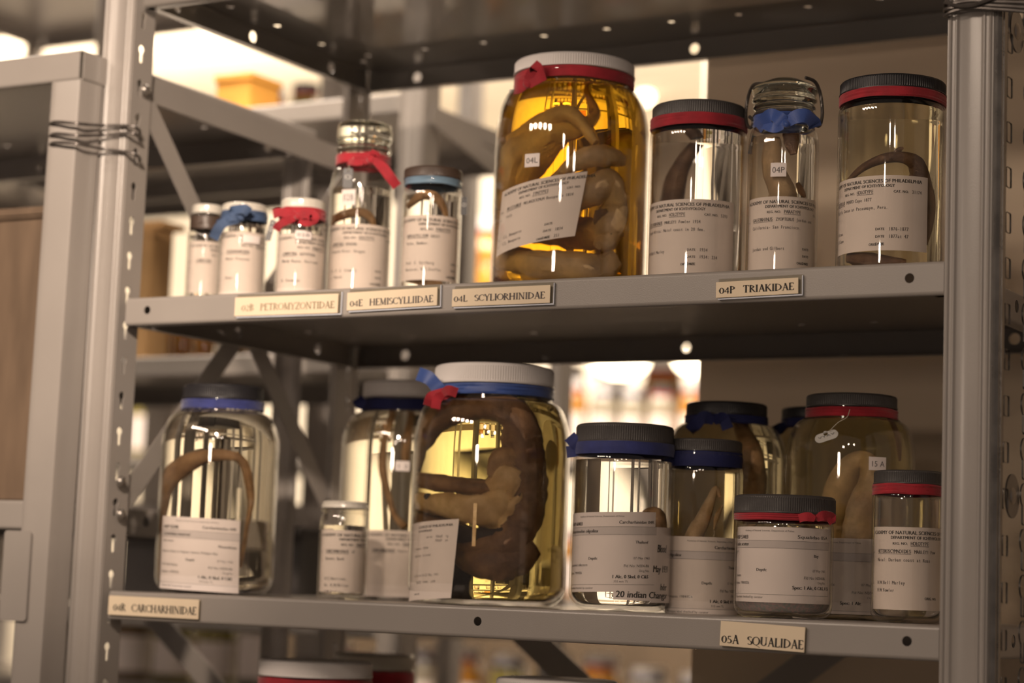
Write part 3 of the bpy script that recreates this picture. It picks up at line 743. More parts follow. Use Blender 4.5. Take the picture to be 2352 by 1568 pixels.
def band(j, vt, vb, mat, r=None, wav=.0005, name='ribbon', folds=1):
    zt, zb = j.z(vt), j.z(vb); r = r or j.rn; bm = bmesh.new(); n = 6
    pr = []
    for i in range(n + 1):
        t = i / n; pr.append((r + .0014 + .0006 * math.sin(t * PI * (2 * folds + 1)) ** 2, zb + (zt - zb) * t))
    def rf(rr, z, i, a): return rr + wav * noise.noise(Vector((math.cos(a) * 2, math.sin(a) * 2, z * 300)))
    pr = pr + [(r + .0003, zt), (r + .0003, zb), pr[0]]
    revolve(bm, pr, 72, rf)
    for vv in bm.verts:
        a = math.atan2(vv.co.x, -vv.co.y); vv.co.z += .0012 * noise.noise(Vector((math.cos(a) * 1.5, math.sin(a) * 1.5, j.p.x * 9)))
    j.ribbon = obj(name, bm, M[mat], j.root); return j.ribbon
def bow(j, paths, mat, w=.009, name='bow', parent=None):
    """paths: lists of (u, v, nearer) for loops and tails of a tied ribbon"""
    bm = bmesh.new()
    for path in paths:
        ww = w; pts = path
        if isinstance(path, tuple): ww, pts = path
        c = cat([tuple(loc(j, *q)) for q in pts], 6)
        out = []
        for i, q in enumerate(c):
            t = Vector(c[min(i + 1, len(c) - 1)]) - Vector(c[max(i - 1, 0)])
            wv = t.cross(Vector((0, 1, 0))); wv = wv.normalized() if wv.length > 1e-8 else Vector((0, 0, 1))
            wv += Vector((0, .35 * math.sin(i * .5), 0))
            out.append((*q, *wv))
        strip(bm, out, [ww * (.55 + .45 * min(1, i / 4)) for i in range(len(out))], .0008)
    o = obj(name, bm, M[mat], parent or j.ribbon); return o
def knot(j, u, v, near, r, mat):
    bm = bmesh.new(); q = loc(j, u, v, near); bmesh.ops.create_icosphere(bm, subdivisions=2, radius=r)
    for vv in bm.verts: vv.co = vv.co * (1 + .35 * noise.noise(vv.co * 300)); vv.co.x *= 1.1; vv.co += q
    return obj('knot', bm, M[mat], j.ribbon)
def paper(j, th0, wid, vt, hgt, lines, mat='paper', ink='ink', tilt=0, u_ref=None, out=False, name='paper_label', ink_map=None, near=None):
    """label bent round the jar wall: left edge at angle th0 (deg from the side facing the camera)"""
    Rl = j.R + .0003 if out else j.R - .0022
    zt = loc(j, u_ref or j.u, vt, j.R * .9).z; c, s = math.cos(tilt), math.sin(tilt); t0 = math.radians(th0)
    def put(off):
        def f(x, y):
            X = x * c + y * s; Yv = -x * s * -1 + 0
            Yv = y * c - x * s; a = t0 + X / Rl; r = Rl + off
            return (r * math.sin(a), -r * math.cos(a), zt - Yv * -1 if False else zt + (-(hgt - y) * c + x * s))
        return f
    f0 = put(0); bm = bmesh.new(); nx, ny = 60, 6
    G = [[bm.verts.new(f0(wid * i / nx, hgt * k / ny)) for i in range(nx + 1)] for k in range(ny + 1)]
    for k in range(ny):
        for i in range(nx): bm.faces.new((G[k][i], G[k][i + 1], G[k + 1][i + 1], G[k + 1][i]))
    lab = obj(name, bm, M[mat], j.root)
    groups = {}
    for L in lines: groups.setdefault(L.get('ink', ink), []).append(L)
    pt = put(.00014)
    for ik, LL in groups.items():
        bm = bmesh.new()
        pt = put(.00005 if ik == 'band' else .00014)
        for L in LL:
            y = hgt - L['y']
            if 'rule' in L: rule(bm, L['x'], L['x'] + L['rule'], y, .00022, pt); continue
            if 'shade' in L: rule(bm, L['x'], L['x'] + L['shade'], y, L['h'], pt); continue
            layout(bm, L['s'], L['x'], y, L['h'], pt, L.get('w'), L.get('sh', 0), L.get('mono', False), L.get('und', False), L.get('b', 0), L.get('sx', 1.0))
        obj('printed_band' if ik == 'band' else 'lettering', bm, M[ik], lab, smooth=False)
    return lab
def old_label(reg, cat_no, species, author, place, coll, dates, orig='', sx=1.0):
    T = lambda s, x, y, h=.0031, **k: dict(s=s, x=x, y=y, h=h * 1.0, mono=True, ink=k.pop('ink', 'ink2'), sx=.74, b=k.pop('b', .00018), **k)
    h = .0019
    L = [dict(s='ACADEMY OF NATURAL SCIENCES OF PHILADELPHIA', x=.006, y=.0066, h=.0032, w=.105, b=.0003),
         dict(s='DEPARTMENT OF ICHTHYOLOGY', x=.030, y=.0108, h=.0027, w=.055, b=.0003),
         dict(s='REG. NO.', x=.032, y=.0160, h=.0023, w=.014, b=.0002), T(reg, .0485, .0163, .0034, und=True, b=.0002),
         dict(s='CAT. NO.', x=.084, y=.0160, h=.0023, w=.014, b=.0002), T(cat_no, .101, .0163),
         dict(s='GENUS', x=.002, y=.0235, h=.0014), dict(s='LOC.', x=.002, y=.0310, h=.0014), dict(s='COLL.', x=.002, y=.0515, h=.0014), dict(s='DET.', x=.002, y=.058, h=.0014),
         T(species, .0145, .0235, .0034, und=True, b=.0003), T(author, .0145 + .00215 * len(species) + .003, .0235), T(place, .0145, .0310)]
    for i, c_ in enumerate(coll): L.append(T(c_, .0145, .0515 + .0068 * i))
    for i, d_ in enumerate(dates):
        L.append(dict(s='DATE', x=.068, y=.0505 + .0068 * i, h=.0023, w=.0085, b=.0002)); L.append(T(d_, .080, .0508 + .0068 * i, .0032))
    L.append(dict(s='ORIG. NO.', x=.062, y=.0645, h=.0023, w=.014, b=.0002))
    if orig: L.append(T(orig, .080, .0648, .0032))
    return L
def new_label(num, family, species, ocean, country, locality, coll, W_=.095, hgt=.075, foot='1 Alc, 0 Skel, 0 C&S', foot2='315 mm TL', extra=()):
    s = hgt / .075
    L = [dict(s='Academy of Natural Sciences, Department of Fishes', x=.025, y=.0048 * s, h=.0016, w=.050, ink='ink2'),
         dict(s=num, x=.004, y=.0125 * s, h=.0034, b=.0004), dict(s=family, x=W_ - .040, y=.0112 * s, h=.0030, w=.036, b=.0002),
         dict(shade=W_, x=0, y=.0218 * s, h=.0076 * s, ink='band'), dict(rule=W_, x=0, y=.0142 * s), dict(s=species, x=.004, y=.0195 * s, h=.0031, sh=.2, b=.0003), dict(rule=W_, x=0, y=.0218 * s),
         dict(s=ocean, x=.004, y=.0265 * s, h=.0025), dict(s=country, x=W_ - .023, y=.030 * s, h=.0027, b=.0002),
         dict(s=locality, x=.004, y=.0375 * s, h=.0025), dict(s='Depth:', x=.040, y=.0455 * s, h=.0027, b=.0002), dict(s='07 May 1965', x=W_ - .024, y=.0450 * s, h=.0023, ink='ink2'),
         dict(s=coll, x=.004, y=.0515 * s, h=.0026), dict(s='Fld No: NS04-86', x=W_ - .033, y=.0525 * s, h=.0026), dict(s='Orig.No:', x=W_ - .018, y=.0570 * s, h=.0022, ink='ink2'),
         dict(s='Syntypes, 1984/026', x=.004, y=.0590 * s, h=.0025), dict(s=foot, x=W_ - .044, y=.0630 * s, h=.0031, b=.0004), dict(s=foot2, x=W_ - .042, y=.0670 * s, h=.0021, ink='ink2'),
         dict(rule=W_, x=0, y=.0692 * s), dict(s='Paratype label checked by curator', x=.004, y=.0732 * s, h=.0022, ink='ink2')]
    return L + list(extra)
def sticker(j, u, v, w, h, s, mono='ink2', name='sticker'):
    th = math.degrees(math.asin(max(-.98, min(.98, (u - j.u) / j.hw)))); wd = w * j.k; hg = h * j.k
    return paper(j, th, wd, v, hg, [dict(s=s, x=wd * .10, y=hg * .72, h=hg * .42, w=wd * .8, ink=mono)], mat='paper2', out=True, name=name)
def fish(name, label, j, paths, mat, wob=.12, seg=14, cat_='specimen', group=None, kids=(), flat=1.0):
    """paths: lists of (u, v, nearer, radius_px); sizes already undone for the lens effect of the liquid"""
    root = None
    def build(ps, nm, mt, par, fl=1.0):
        bm = bmesh.new()
        for ps_ in ps:
            pts = []
            for (u, v, nr, rp) in ps_:
                d = max(.05, min(1.9, 1 - nr / j.R)); mg = 1.35 / (1.35 - .35 * d)
                q = loc(j, u + 0, v, nr); ax = 0
                x = q.x / mg; r = rp * j.k / (mg ** .5)
                lim = j.R - .004 - r; rho = math.hypot(x, q.y)
                if rho > lim and rho > 0: x, yy = x * lim / rho, q.y * lim / rho
                else: yy = q.y
                pts.append((x, yy, max(q.z, .008 + r * .9), r))
            c = cat(pts, 8); tube(bm, c, [max(.0004, a[3]) for a in c], seg, fl, (0, 1, .3), wob)
        return obj(nm, bm, M[mt], par)
    e = thing(name, label, cat_, j.p, j.rz, group)
    build(paths, 'body', mat, e, flat)
    for nm, mt, ps, fl in kids: build(ps, nm, mt, e, fl)
    return e
def hanging_tag(label, j, u, v, w, h, near, mat='tagm', txt='', ang=0, smat='tagw', string=None, cat_='tag'):
    q = loc(j, u, v, near); bm = bmesh.new(); wd, hg = w * j.k, h * j.k
    mt = Matrix.Translation(q) @ Matrix.Rotation(ang, 4, 'Y')
    add_me(bm, plate_mesh([(x, y) for x, y in rrect(-wd / 2, -hg, wd / 2, 0, wd * .2)], [circle(0, -hg * .14, wd * .10, 10)], .0006, mt @ Matrix.Rotation(PI / 2, 4, 'X')))
    e = thing('hanging_tag', label, cat_, j.p, j.rz)
    obj('tag_plate', bm, M[mat], e, smooth=False)
    if txt:
        bm = bmesh.new(); layout(bm, txt, -wd * .36, -hg * .55, hg * .22, lambda x, y: mt @ Vector((x, -.0005, y)), wd * .72); obj('lettering', bm, M[smat], e, smooth=False)
    if string:
        bm = bmesh.new(); tube(bm, cat([tuple(loc(j, *s_)) for s_ in string], 6), .0004, 5); obj('string', bm, M['string'], e)
    return e
GU, GLW = 'specimen jars on the upper shelf', 'specimen jars on the lower shelf'

# ---- upper shelf
z = H1
a1 = jar('small clear jar at the left end of the upper shelf, half hidden behind its neighbour', z, 471, 600, .105, 44, 548, 532, 36, (474, 494, 36, 'enamel', 1), 545, 'clear', GU)
band(a1, 500, 530, 'brownlid', name='dark_seal_band')
paper(a1, -75, .080, 552, .058, old_label('PARATYPE', '', 'LAMPETRA', '', 'River', ['W. Fox'], ['1911'])[:12], ink='ink2')
a2 = jar('small white-lidded jar with a dusty blue bow pointing to the left', z, 556, 600, .070, 56, 536, 512, 50, (472, 490, 52, 'enamel', 1), 520, 'clear', GU)
band(a2, 490, 513, 'dusk')
bow(a2, [(.011, [(556, 500, .026), (545, 492, .030), (535, 484, .033), (560, 480, .034), (572, 488, .030)]), (.011, [(556, 502, .028), (530, 505, .033), (505, 520, .036), (490, 548, .036)]), (.009, [(556, 502, .028), (535, 498, .034), (515, 508, .034), (500, 515, .032)])], 'dusk')
knot(a2, 553, 500, .030, .004, 'dusk')
paper(a2, -80, .098, 530, .072, old_label('HOLOTYPE', '', 'ICHTHYOMYZON', '', 'Mount Pleasant', ['Shear'], ['1913', '1913']), ink='ink2')
sticker(a2, 555, 538, 42, 18, '')
a3 = jar('small white-lidded jar with a bright red bow and a hanging black tag', z, 690, 590, .065, 57, 530, 508, 50, (462, 484, 51, 'enamel', 1), 525, 'clear', GU)
band(a3, 484, 508, 'red')
bow(a3, [(.010, [(685, 498, .028), (660, 490, .031), (640, 488, .030), (628, 492, .027)]), (.009, [(680, 500, .028), (655, 508, .030), (640, 518, .028), (634, 528, .026)]), (.011, [(685, 498, .028), (705, 490, .031), (722, 500, .030), (705, 508, .029), (690, 503, .028)])], 'red')
knot(a3, 684, 498, .029, .0035, 'red')
hanging_tag('small black embossed tag hanging beside the red bow of the small jar', a3, 628, 505, 13, 50, .012, ang=.22, txt='O')
paper(a3, -85, .098, 534, .066, old_label('PARATYPE', '', 'LAMPETRA', 'AEPYPTERA', 'Woody Bayou, Portland', ['B. Evermann'], ['1907', '1907'])[:], ink='ink2')
sticker(a3, 676, 528, 38, 20, '02B')
# tall bail-top jar
def bail_top(j, rows, dome):
    """moulded glass neck rings and domed glass lid; rows: (v, hw)"""
    pr = [(0, j.z(rows[0][0]) + dome)]; pts = [(hw * j.k, j.z(v)) for v, hw in rows]
    pr.append((pts[0][0] * .6, j.z(rows[0][0]) + dome * .85))
    pr += pts; pr.append((0, pts[-1][1]))
    c = cat(pr[1:-1], 4); bm = bmesh.new(); revolve(bm, [pr[0]] + c + [(0, c[-1][1])], 64); return obj('glass_lid', bm, M['sglass'], j.root)
a4 = jar('tall clear bail-top jar with a red ribbon and a glass lid, no cap', z, 828, 520, .12, 74, 440, 392, 60, (350, 372, 60, None), 440, 'pale', GU)
bail_top(a4, [(288, 56), (296, 62), (322, 64), (330, 60), (336, 58), (340, 62)], .004)
bm = bmesh.new(); revolve(bm, cat([(.045 * 0 + 52 * a4.k, a4.z(340)), (60 * a4.k, a4.z(344)), (64 * a4.k, a4.z(350)), (60 * a4.k, a4.z(356)), (63 * a4.k, a4.z(362)), (59 * a4.k, a4.z(372)), (52 * a4.k, a4.z(374))], 4), 64); obj('neck_ring', bm, M['sglass'], a4.root)
band(a4, 362, 384, 'red', r=60 * a4.k)
bow(a4, [(.010, [(835, 372, .036), (850, 362, .038), (862, 352, .037), (852, 368, .036)]), (.011, [(858, 366, .036), (880, 385, .038), (895, 405, .037), (912, 428, .030)]), (.008, [(835, 374, .037), (815, 372, .038), (800, 372, .034)])], 'red')
knot(a4, 852, 368, .037, .004, 'red')
hanging_tag('dark embossed tag hanging on the shoulder of the tall bail-top jar', a4, 800, 386, 22, 46, .037, txt='O', string=[(812, 362, .033), (803, 378, .036), (800, 392, .037)])
sticker(a4, 783, 434, 34, 36, '02B')
paper(a4, -88, .112, 512, .070, old_label('HOLOTYPE', '', 'LAMPETRA', 'MINIMA', 'Klamath River, Oregon', ['Dr. R. E. Clemens', 'L. Baxter'], ['', '', '']))
fish('preserved_lamprey', 'thin tan eel-like fish looped behind the glass of the tall bail-top jar', a4, [[(765, 505, .02, 10), (790, 492, .028, 11), (830, 484, .03, 11), (870, 492, .028, 10), (895, 515, .02, 7), (890, 560, .0, 5)], [(765, 505, .02, 10), (758, 560, .01, 9), (800, 620, .0, 8), (850, 600, 0, 6)]], 'tan')
a5 = jar('black-lidded small jar with a pale blue ring beneath the lid', z, 990, 530, .11, 69, 462, 434, 62, (392, 416, 67, 'brownlid'), 455, 'clear', GU)
band(a5, 416, 432, 'skyb', name='blue_ring')
paper(a5, -85, .105, 492, .068, old_label('PARATYPE', '', 'HEMISCYLLIUM', 'GALEI', 'Pulau, Bomber.', ['Prof. E. Seilberg', 'Bessarav, V.C.Steffes'], ['1977', '', '']))
fish('preserved_lamprey', 'slender brown fish arched under the shoulder of the jar with the pale blue ring', a5, [[(935, 475, .02, 8), (960, 448, .03, 11), (1000, 445, .03, 12), (1040, 470, .02, 9), (1050, 500, .01, 6)], [(935, 640, .02, 8), (990, 646, .03, 9), (1040, 642, .02, 8)]], 'tan')
hanging_tag('dark embossed tag hanging right of the jar with the pale blue ring', a5, 1067, 452, 14, 42, .0, txt='O')

a6 = jar('largest jar of the upper shelf, deep amber liquid, white lid and red ribbon', z, 1309, 480, .13, 178, 350, 216, 134, (151, 182, 139, 'white'), 210, 'amber', GU, base=.016, ribs=150)
band(a6, 184, 208, 'red', r=134 * a6.k + .0005)
bow(a6, [(.014, [(1215, 196, .070), (1222, 175, .074), (1232, 160, .076), (1222, 150, .074)]), (.012, [(1215, 196, .072), (1240, 176, .074), (1252, 170, .074)]), (.014, [(1212, 192, .070), (1190, 200, .064), (1182, 205, .056)])], 'red', w=.012)
knot(a6, 1214, 192, .070, .005, 'red')
hanging_tag('small pale tag hanging at the left shoulder of the large amber jar', a6, 1178, 205, 16, 36, .032, mat='tagw', smat='tagm', txt='O')
sticker(a6, 1205, 350, 38, 30, '04L')
paper(a6, math.degrees(math.asin((1141 - 1309) / 178)), .102, 427, .066, old_label('SYNTYPES', '', 'PRISTIURUS', 'MELANOSTOMUM Bonaparte 1834', 'Italy.', ['C.L. Bonaparte', 'C.L. Bonaparte'], ['', '1834', '351']), tilt=.16)
fish('preserved_catshark', 'thick tan catshark folded and coiled inside the large amber jar', a6,
     [[(1345, 235, -.01, 6), (1368, 275, .0, 12), (1330, 300, .03, 22), (1262, 318, .04, 36), (1190, 372, .035, 44), (1180, 450, .03, 44), (1260, 470, .04, 36), (1360, 440, .045, 34), (1450, 415, .035, 34), (1490, 470, .02, 36), (1440, 520, .035, 38), (1330, 540, .01, 40), (1200, 530, .0, 38), (1150, 580, .02, 32), (1230, 606, .058, 30), (1330, 603, .066, 33), (1430, 606, .055, 33), (1490, 590, .02, 28)],
      [(1490, 370, .01, 12), (1430, 352, .04, 27), (1370, 356, .052, 26), (1310, 382, .056, 16), (1260, 420, .055, 6)],
      [(1400, 560, .05, 10), (1450, 545, .045, 28), (1490, 520, .02, 30)],
      [(1180, 330, .03, 14), (1240, 290, .045, 20), (1310, 268, .045, 18), (1372, 330, .04, 10)]], 'palefish', wob=.25,
     kids=[('belly_fold', 'palefish', [[(1180, 470, .03, 10), (1230, 380, .045, 30), (1290, 300, .04, 34), (1350, 290, .03, 14)]], .4), ('fin', 'skin', [[(1420, 470, .06, 14), (1450, 500, .06, 20), (1475, 530, .055, 10)]], .35)])
a7 = jar('medium clear jar, charcoal lid over a wide scarlet band, bright patch in its label', z, 1600, 480, .12, 112, 330, 306, 106, (250, 283, 108, 'black'), 318, 'clear', GU, ribs=130)
band(a7, 280, 306, 'red', r=108 * a7.k)
paper(a7, -96, .118, 456, .072, old_label('HOLOTYPE', '5393', 'SCYLIORHINUS', 'MARLEYI Fowler 1934', 'South Africa: Natal coast in 20 fms.', ['H.W.Bell Marley', ''], ['1934', '1934: 234', '']))
fish('preserved_catshark', 'small dark catshark lying at the bottom of the medium clear jar with scarlet band', a7, [[(1500, 612, .02, 6), (1560, 606, .04, 10), (1640, 606, .04, 10), (1700, 612, .02, 6)], [(1530, 600, -.03, 14), (1545, 420, -.035, 16), (1600, 340, -.03, 12)]], 'skin')
a8 = jar('narrow bail-top jar with wire clamp, blue ribbon and a pale fish folded inside', z, 1797, 470, .125, 81, 345, 296, 66, (240, 262, 66, None), 322, 'pale', GU)
bail_top(a8, [(196, 58), (203, 72), (212, 76), (220, 73), (226, 70), (230, 74), (236, 74), (240, 64)], .005)
bm = bmesh.new(); revolve(bm, cat([(56 * a8.k, a8.z(241)), (67 * a8.k, a8.z(244)), (72 * a8.k, a8.z(251)), (66 * a8.k, a8.z(257)), (69 * a8.k, a8.z(263)), (66 * a8.k, a8.z(275)), (64 * a8.k, a8.z(296)), (54 * a8.k, a8.z(297))], 4), 64); obj('neck_ring', bm, M['sglass'], a8.root)
for sg in (0, 1):
    bm = bmesh.new()
    pts = [(1752, 192, .02), (1730, 196, .01), (1718, 225, 0), (1713, 262, 0), (1717, 288, .005), (1726, 292, .01), (1730, 278, .012), (1722, 268, .006)] if sg == 0 else [(1850, 178, .02), (1872, 188, .01), (1884, 215, 0), (1889, 258, 0), (1884, 286, .005), (1876, 288, .01), (1874, 272, .012), (1866, 270, .02)]
    tube(bm, cat([tuple(loc(a8, *q)) for q in pts], 6), .0017, 8); obj('wire_bail', bm, M['wire'], a8.root)
bm = bmesh.new(); tube(bm, cat([(70 * a8.k * math.sin(t * .3), -70 * a8.k * math.cos(t * .3), a8.z(268)) for t in range(22)], 2), .0014, 7); obj('wire_collar', bm, M['wire'], a8.root)
band(a8, 268, 298, 'satin', r=67 * a8.k, wav=.002)
bow(a8, [(.013, [(1805, 285, .040), (1790, 272, .044), (1772, 264, .043), (1752, 280, .038), (1740, 294, .030)]), (.013, [(1808, 284, .040), (1828, 268, .043), (1850, 266, .040), (1868, 280, .030), (1872, 292, .024)]), (.012, [(1800, 288, .041), (1775, 290, .042), (1755, 285, .036)])], 'satin')
knot(a8, 1806, 284, .041, .004, 'satin')
hanging_tag('dark tag at the left shoulder of the narrow bail-top jar', a8, 1733, 312, 12, 44, .016, ang=.2, txt='8')
sticker(a8, 1769, 374, 36, 32, '04P')
paper(a8, -85, .112, 450, .070, old_label('PARATYPE', '', 'GALEORHINUS', 'ZYOPTERUS Jordan and', 'California; San Francisco.', ['Jordan and Gilbert', ''], ['', '', '']))
fish('preserved_houndshark', 'pale folded houndshark standing upright in the narrow bail-top jar', a8, [[(1775, 318, .02, 16), (1765, 350, .03, 24), (1772, 400, .03, 26), (1800, 440, .03, 30), (1790, 500, .0, 30), (1780, 600, .0, 26)]], 'palefish', kids=[('fin', 'skin', [[(1828, 300, .03, 18), (1832, 325, .03, 16), (1836, 348, .03, 8)], [(1842, 418, .02, 5), (1862, 436, .015, 9), (1872, 452, .01, 4)]], .5)])
a9 = jar('wide jar beside the right post of the upper shelf, black lid and red band', z, 2047, 430, .105, 124, 275, 250, 116, (195, 226, 121, 'blacker'), 262, 'olive', GU, ribs=140)
band(a9, 224, 247, 'red', r=118 * a9.k)
paper(a9, -98, .118, 402, .069, old_label('HOLOTYPE', '21174', 'MUSTELUS', 'MENTO Cope 1877', 'Pacific Ocean at Pacasmayo, Peru.', ['J.Orton', 'E.D.Cope'], ['1876-1877', '1877at 47', '']))
fish('preserved_houndshark', 'brown houndshark arched like a hoop in the wide black-lidded jar by the post', a9, [[(1935, 428, .02, 5), (1980, 388, .035, 9), (2030, 365, .04, 12), (2080, 358, .04, 14), (2125, 372, .03, 20), (2150, 415, .02, 24), (2150, 480, .0, 20), (2120, 560, .0, 18)], [(1945, 592, .03, 12), (1985, 592, .05, 16), (2040, 596, .05, 12), (2090, 598, .04, 6)]], 'skin', kids=[('fin', 'skin', [[(2050, 362, .04, 6), (2065, 345, .04, 7), (2078, 338, .04, 2)], [(2120, 400, .035, 12), (2105, 425, .035, 9), (2098, 445, .035, 3)]], .4)])

# ---- lower shelf
z = 0.0
b1 = jar('half-gallon clear jar at the left end of the lower shelf, navy-black lid and blue band', z, 499, 1180, .080, 136, 1030, 948, 90, (888, 922, 93, 'blacker'), 940, 'pale', GLW, base=.018)
band(b1, 923, 944, 'blue', r=92 * b1.k)
paper(b1, -66, .098, 1186, .076, new_label('ANSP 55298', 'Carcharhinidae 04R', 'Carcharhinus munroei', 'Indian Ocean', 'Mozambique', 'Bazaruto, Inhaca or Maputo, Santos Delagoa Bay', 'H.W. Bell Marley', W_=.098), mat='paper2', tilt=-.03)
fish('preserved_requiem_shark', 'brown shark arched like a hoop in the leftmost jar of the lower shelf', b1,
     [[(372, 1200, .02, 22), (385, 1120, .03, 26), (420, 1075, .035, 24), (470, 1050, .04, 18), (530, 1046, .035, 12), (580, 1058, .03, 12), (610, 1095, .02, 12), (608, 1150, .01, 10), (585, 1200, .01, 6), (560, 1300, 0, 6)], [(372, 1200, .02, 22), (370, 1270, .02, 24), (420, 1320, .0, 20), (500, 1330, .0, 14)]], 'tan')
b2 = jar('smallest jar of the lower shelf, clear with a narrow white screw lid', z, 788, 1280, .10, 57, 1212, 1180, 50, (1152, 1168, 54, 'enamel', 1), 1207, 'clear', GLW, base=.006)
paper(b2, -84, .088, 1217, .064, old_label('PARATYPE', '', 'CARCHARHINUS', 'SP', 'Bonnet Bank', ['A.C.Harrison,', 'Dr. R.M.Miller', 'H.W.Fowler'], [])[:16])
b3 = jar('tall white-lidded jar with blue band, partly hidden behind the dark coiled shark', z, 921, 1150, .27, 142, 1040, 950, 96, (880, 918, 98, 'white'), 946, 'pale', GLW, base=.016)
band(b3, 922, 948, 'navy', r=97 * b3.k)
bow(b3, [(.014, [(838, 935, .05), (828, 925, .052), (820, 915, .05)])], 'navy')
paper(b3, -38, .100, 1218, .072, old_label('PARATYPE', '', 'CARCHARHINUS', 'Fowler', '', ['', ''], ['', '', '']))
sticker(b3, 905, 1058, 32, 22, '1 2')
fish('preserved_requiem_shark', 'slender pale pup hanging in the jar hidden behind the dark coiled shark', b3, [[(905, 960, .02, 8), (885, 1010, .03, 7), (880, 1070, .03, 9), (890, 1130, .03, 8), (905, 1180, .03, 7), (930, 1210, .03, 10)], [(950, 960, .0, 6), (935, 1010, .0, 9), (930, 1060, 0, 9)]], 'tan')
b4 = jar('largest jar of the lower shelf, white lid over a satin blue ribbon, yellow liquid', z, 1126, 1130, .125, 181, 1040, 925, 136, (845, 890, 138, 'white'), 920, 'yellow', GLW, base=.020, ribs=150)
band(b4, 892, 916, 'satin', r=135 * b4.k + .0005)
bow(b4, [(.014, [(1022, 910, .058), (1005, 890, .064), (985, 868, .068), (960, 858, .07)]), (.010, [(1020, 912, .062), (1000, 915, .066), (985, 920, .064)])], 'satin', w=.012)
bow(b4, [(.012, [(1040, 900, .066), (1015, 905, .070), (992, 912, .072), (985, 932, .070)]), (.010, [(1018, 905, .070), (1005, 915, .074), (1000, 938, .072)]), (.010, [(1018, 905, .070), (1030, 896, .074), (1050, 902, .070)])], 'red', name='red_bow')
paper(b4, -89, .086, 1207, .078, [dict(s='SCIENCES OF PHILADELPHIA', x=.030, y=.0066, h=.0026, w=.050, b=.0002), dict(s='OF ICHTHYOLOGY', x=.030, y=.0105, h=.0021, w=.024, b=.0002), dict(s='CAT. NO.', x=.046, y=.017, h=.0018, w=.010), dict(s='70068  1g.', x=.060, y=.0175, h=.0026, mono=True, ink='ink2', sx=.8), dict(s='70069  yo.', x=.060, y=.0215, h=.0026, mono=True, ink='ink2', sx=.8),
      dict(s='Fowler 1944', x=.026, y=.028, h=.0026, mono=True, ink='ink2'), dict(s='Andros Island.', x=.026, y=.035, h=.0026, mono=True, ink='ink2'), dict(s='collected 24-25 May 1941', x=.026, y=.055, h=.0026, mono=True, ink='ink2', sx=.8), dict(s='DATE 1944: 109', x=.034, y=.062, h=.0026, mono=True, ink='ink2'), dict(s='ORIG. NO.', x=.030, y=.073, h=.0018)], tilt=.07)
fish('preserved_requiem_shark', 'large dark brown shark coiled around inside the biggest jar of the lower shelf', b4,
     [[(960, 1110, .02, 20), (968, 1030, .03, 30), (1015, 965, .035, 34), (1110, 935, .04, 36), (1200, 960, .04, 42), (1255, 1030, .035, 50), (1262, 1120, .03, 56), (1235, 1200, .035, 50), (1160, 1250, .04, 44), (1060, 1240, .04, 40), (985, 1190, .02, 34)],
      [(1040, 1250, .03, 30), (1120, 1290, .045, 44), (1220, 1280, .045, 48), (1290, 1250, .02, 40)],
      [(950, 1100, .035, 18), (1030, 1112, .05, 20), (1110, 1120, .05, 18), (1150, 1110, .05, 12)]], 'skin', wob=.22,
     kids=[('belly', 'belly', [[(950, 1150, .03, 18), (1010, 1158, .05, 28), (1080, 1170, .060, 36), (1135, 1168, .064, 52), (1190, 1160, .065, 74), (1222, 1180, .060, 66), (1200, 1225, .055, 30)], [(1120, 1120, .055, 14), (1165, 1105, .06, 40), (1215, 1115, .055, 44)]], .8),
           ('eye', 'dark', [[(978, 1142, .050, 4), (982, 1142, .052, 10), (990, 1142, .052, 10), (994, 1142, .050, 4)]], .6),
           ('fin', 'tan', [[(1125, 1095, .058, 8), (1160, 1062, .06, 34), (1205, 1068, .056, 38), (1200, 1110, .06, 22)]], .5),
           ('tail', 'dark', [[(1010, 1215, .05, 18), (1080, 1232, .055, 22), (1180, 1226, .055, 18), (1250, 1200, .05, 14)], [(1040, 1260, .04, 26), (1055, 1310, .03, 30), (1040, 1345, .02, 24)]], .6)])
bm = bmesh.new(); q = loc(b4, 1092, 1160, b4.R - .003); box(bm, (q.x - .002, q.y - .0004, q.z - .040), (q.x + .0015, q.y, q.z + .002))
tag(obj('measuring_strip', bm, M['belly'], b4.root, smooth=False), 'narrow vertical paper strip inside the glass')
b5 = jar('clear straight-sided jar with charcoal lid, blue cloth tied to its left', z, 1428, 1240, .105, 118, 1072, 1046, 110, (978, 1022, 113, 'black'), 1060, 'clear', GLW, base=.016, ribs=130)
band(b5, 1020, 1048, 'navy', r=112 * b5.k, folds=2); b5.ribbon.data.materials[0] = M['blue']
bow(b5, [(.013, [(1335, 1030, .03), (1320, 1015, .035), (1308, 1002, .034)]), (.012, [(1335, 1030, .03), (1318, 1035, .033), (1302, 1038, .03)])], 'blue')
nl = new_label('ANSP 60403', 'Carcharhinidae 04R', 'Rhizoprionodon oligolinx', '', 'Thailand', '', 'and assorted collectors', W_=.110)
paper(b5, -90, .108, 1180, .076, nl, mat='paper2', tilt=.03)
paper(b5, 38, .050, 1206, .072, [dict(s='Blood', x=.006, y=.024, h=.0075, b=.0007, sh=.15, sx=.6), dict(s='May 1939', x=.001, y=.043, h=.0065, b=.0006, sx=.7, sh=.1), dict(s='hder', x=.012, y=.060, h=.0065, b=.0006, sx=.7, sh=.1)], mat='paper2')
paper(b5, -8, .075, 1348, .012, [dict(s='20 indian Changpr', x=.002, y=.0095, h=.0062, b=.0006, sh=.1, sx=.8, w=.062)], mat='paper2', name='handwritten_slip')
fish('preserved_shark_pup', 'small brown pup seen over the label edge in the clear jar with blue cloth', b5, [[(1480, 1185, -.03, 10), (1515, 1180, -.02, 18), (1540, 1210, -.02, 16), (1530, 1290, -.03, 12)]], 'tan')
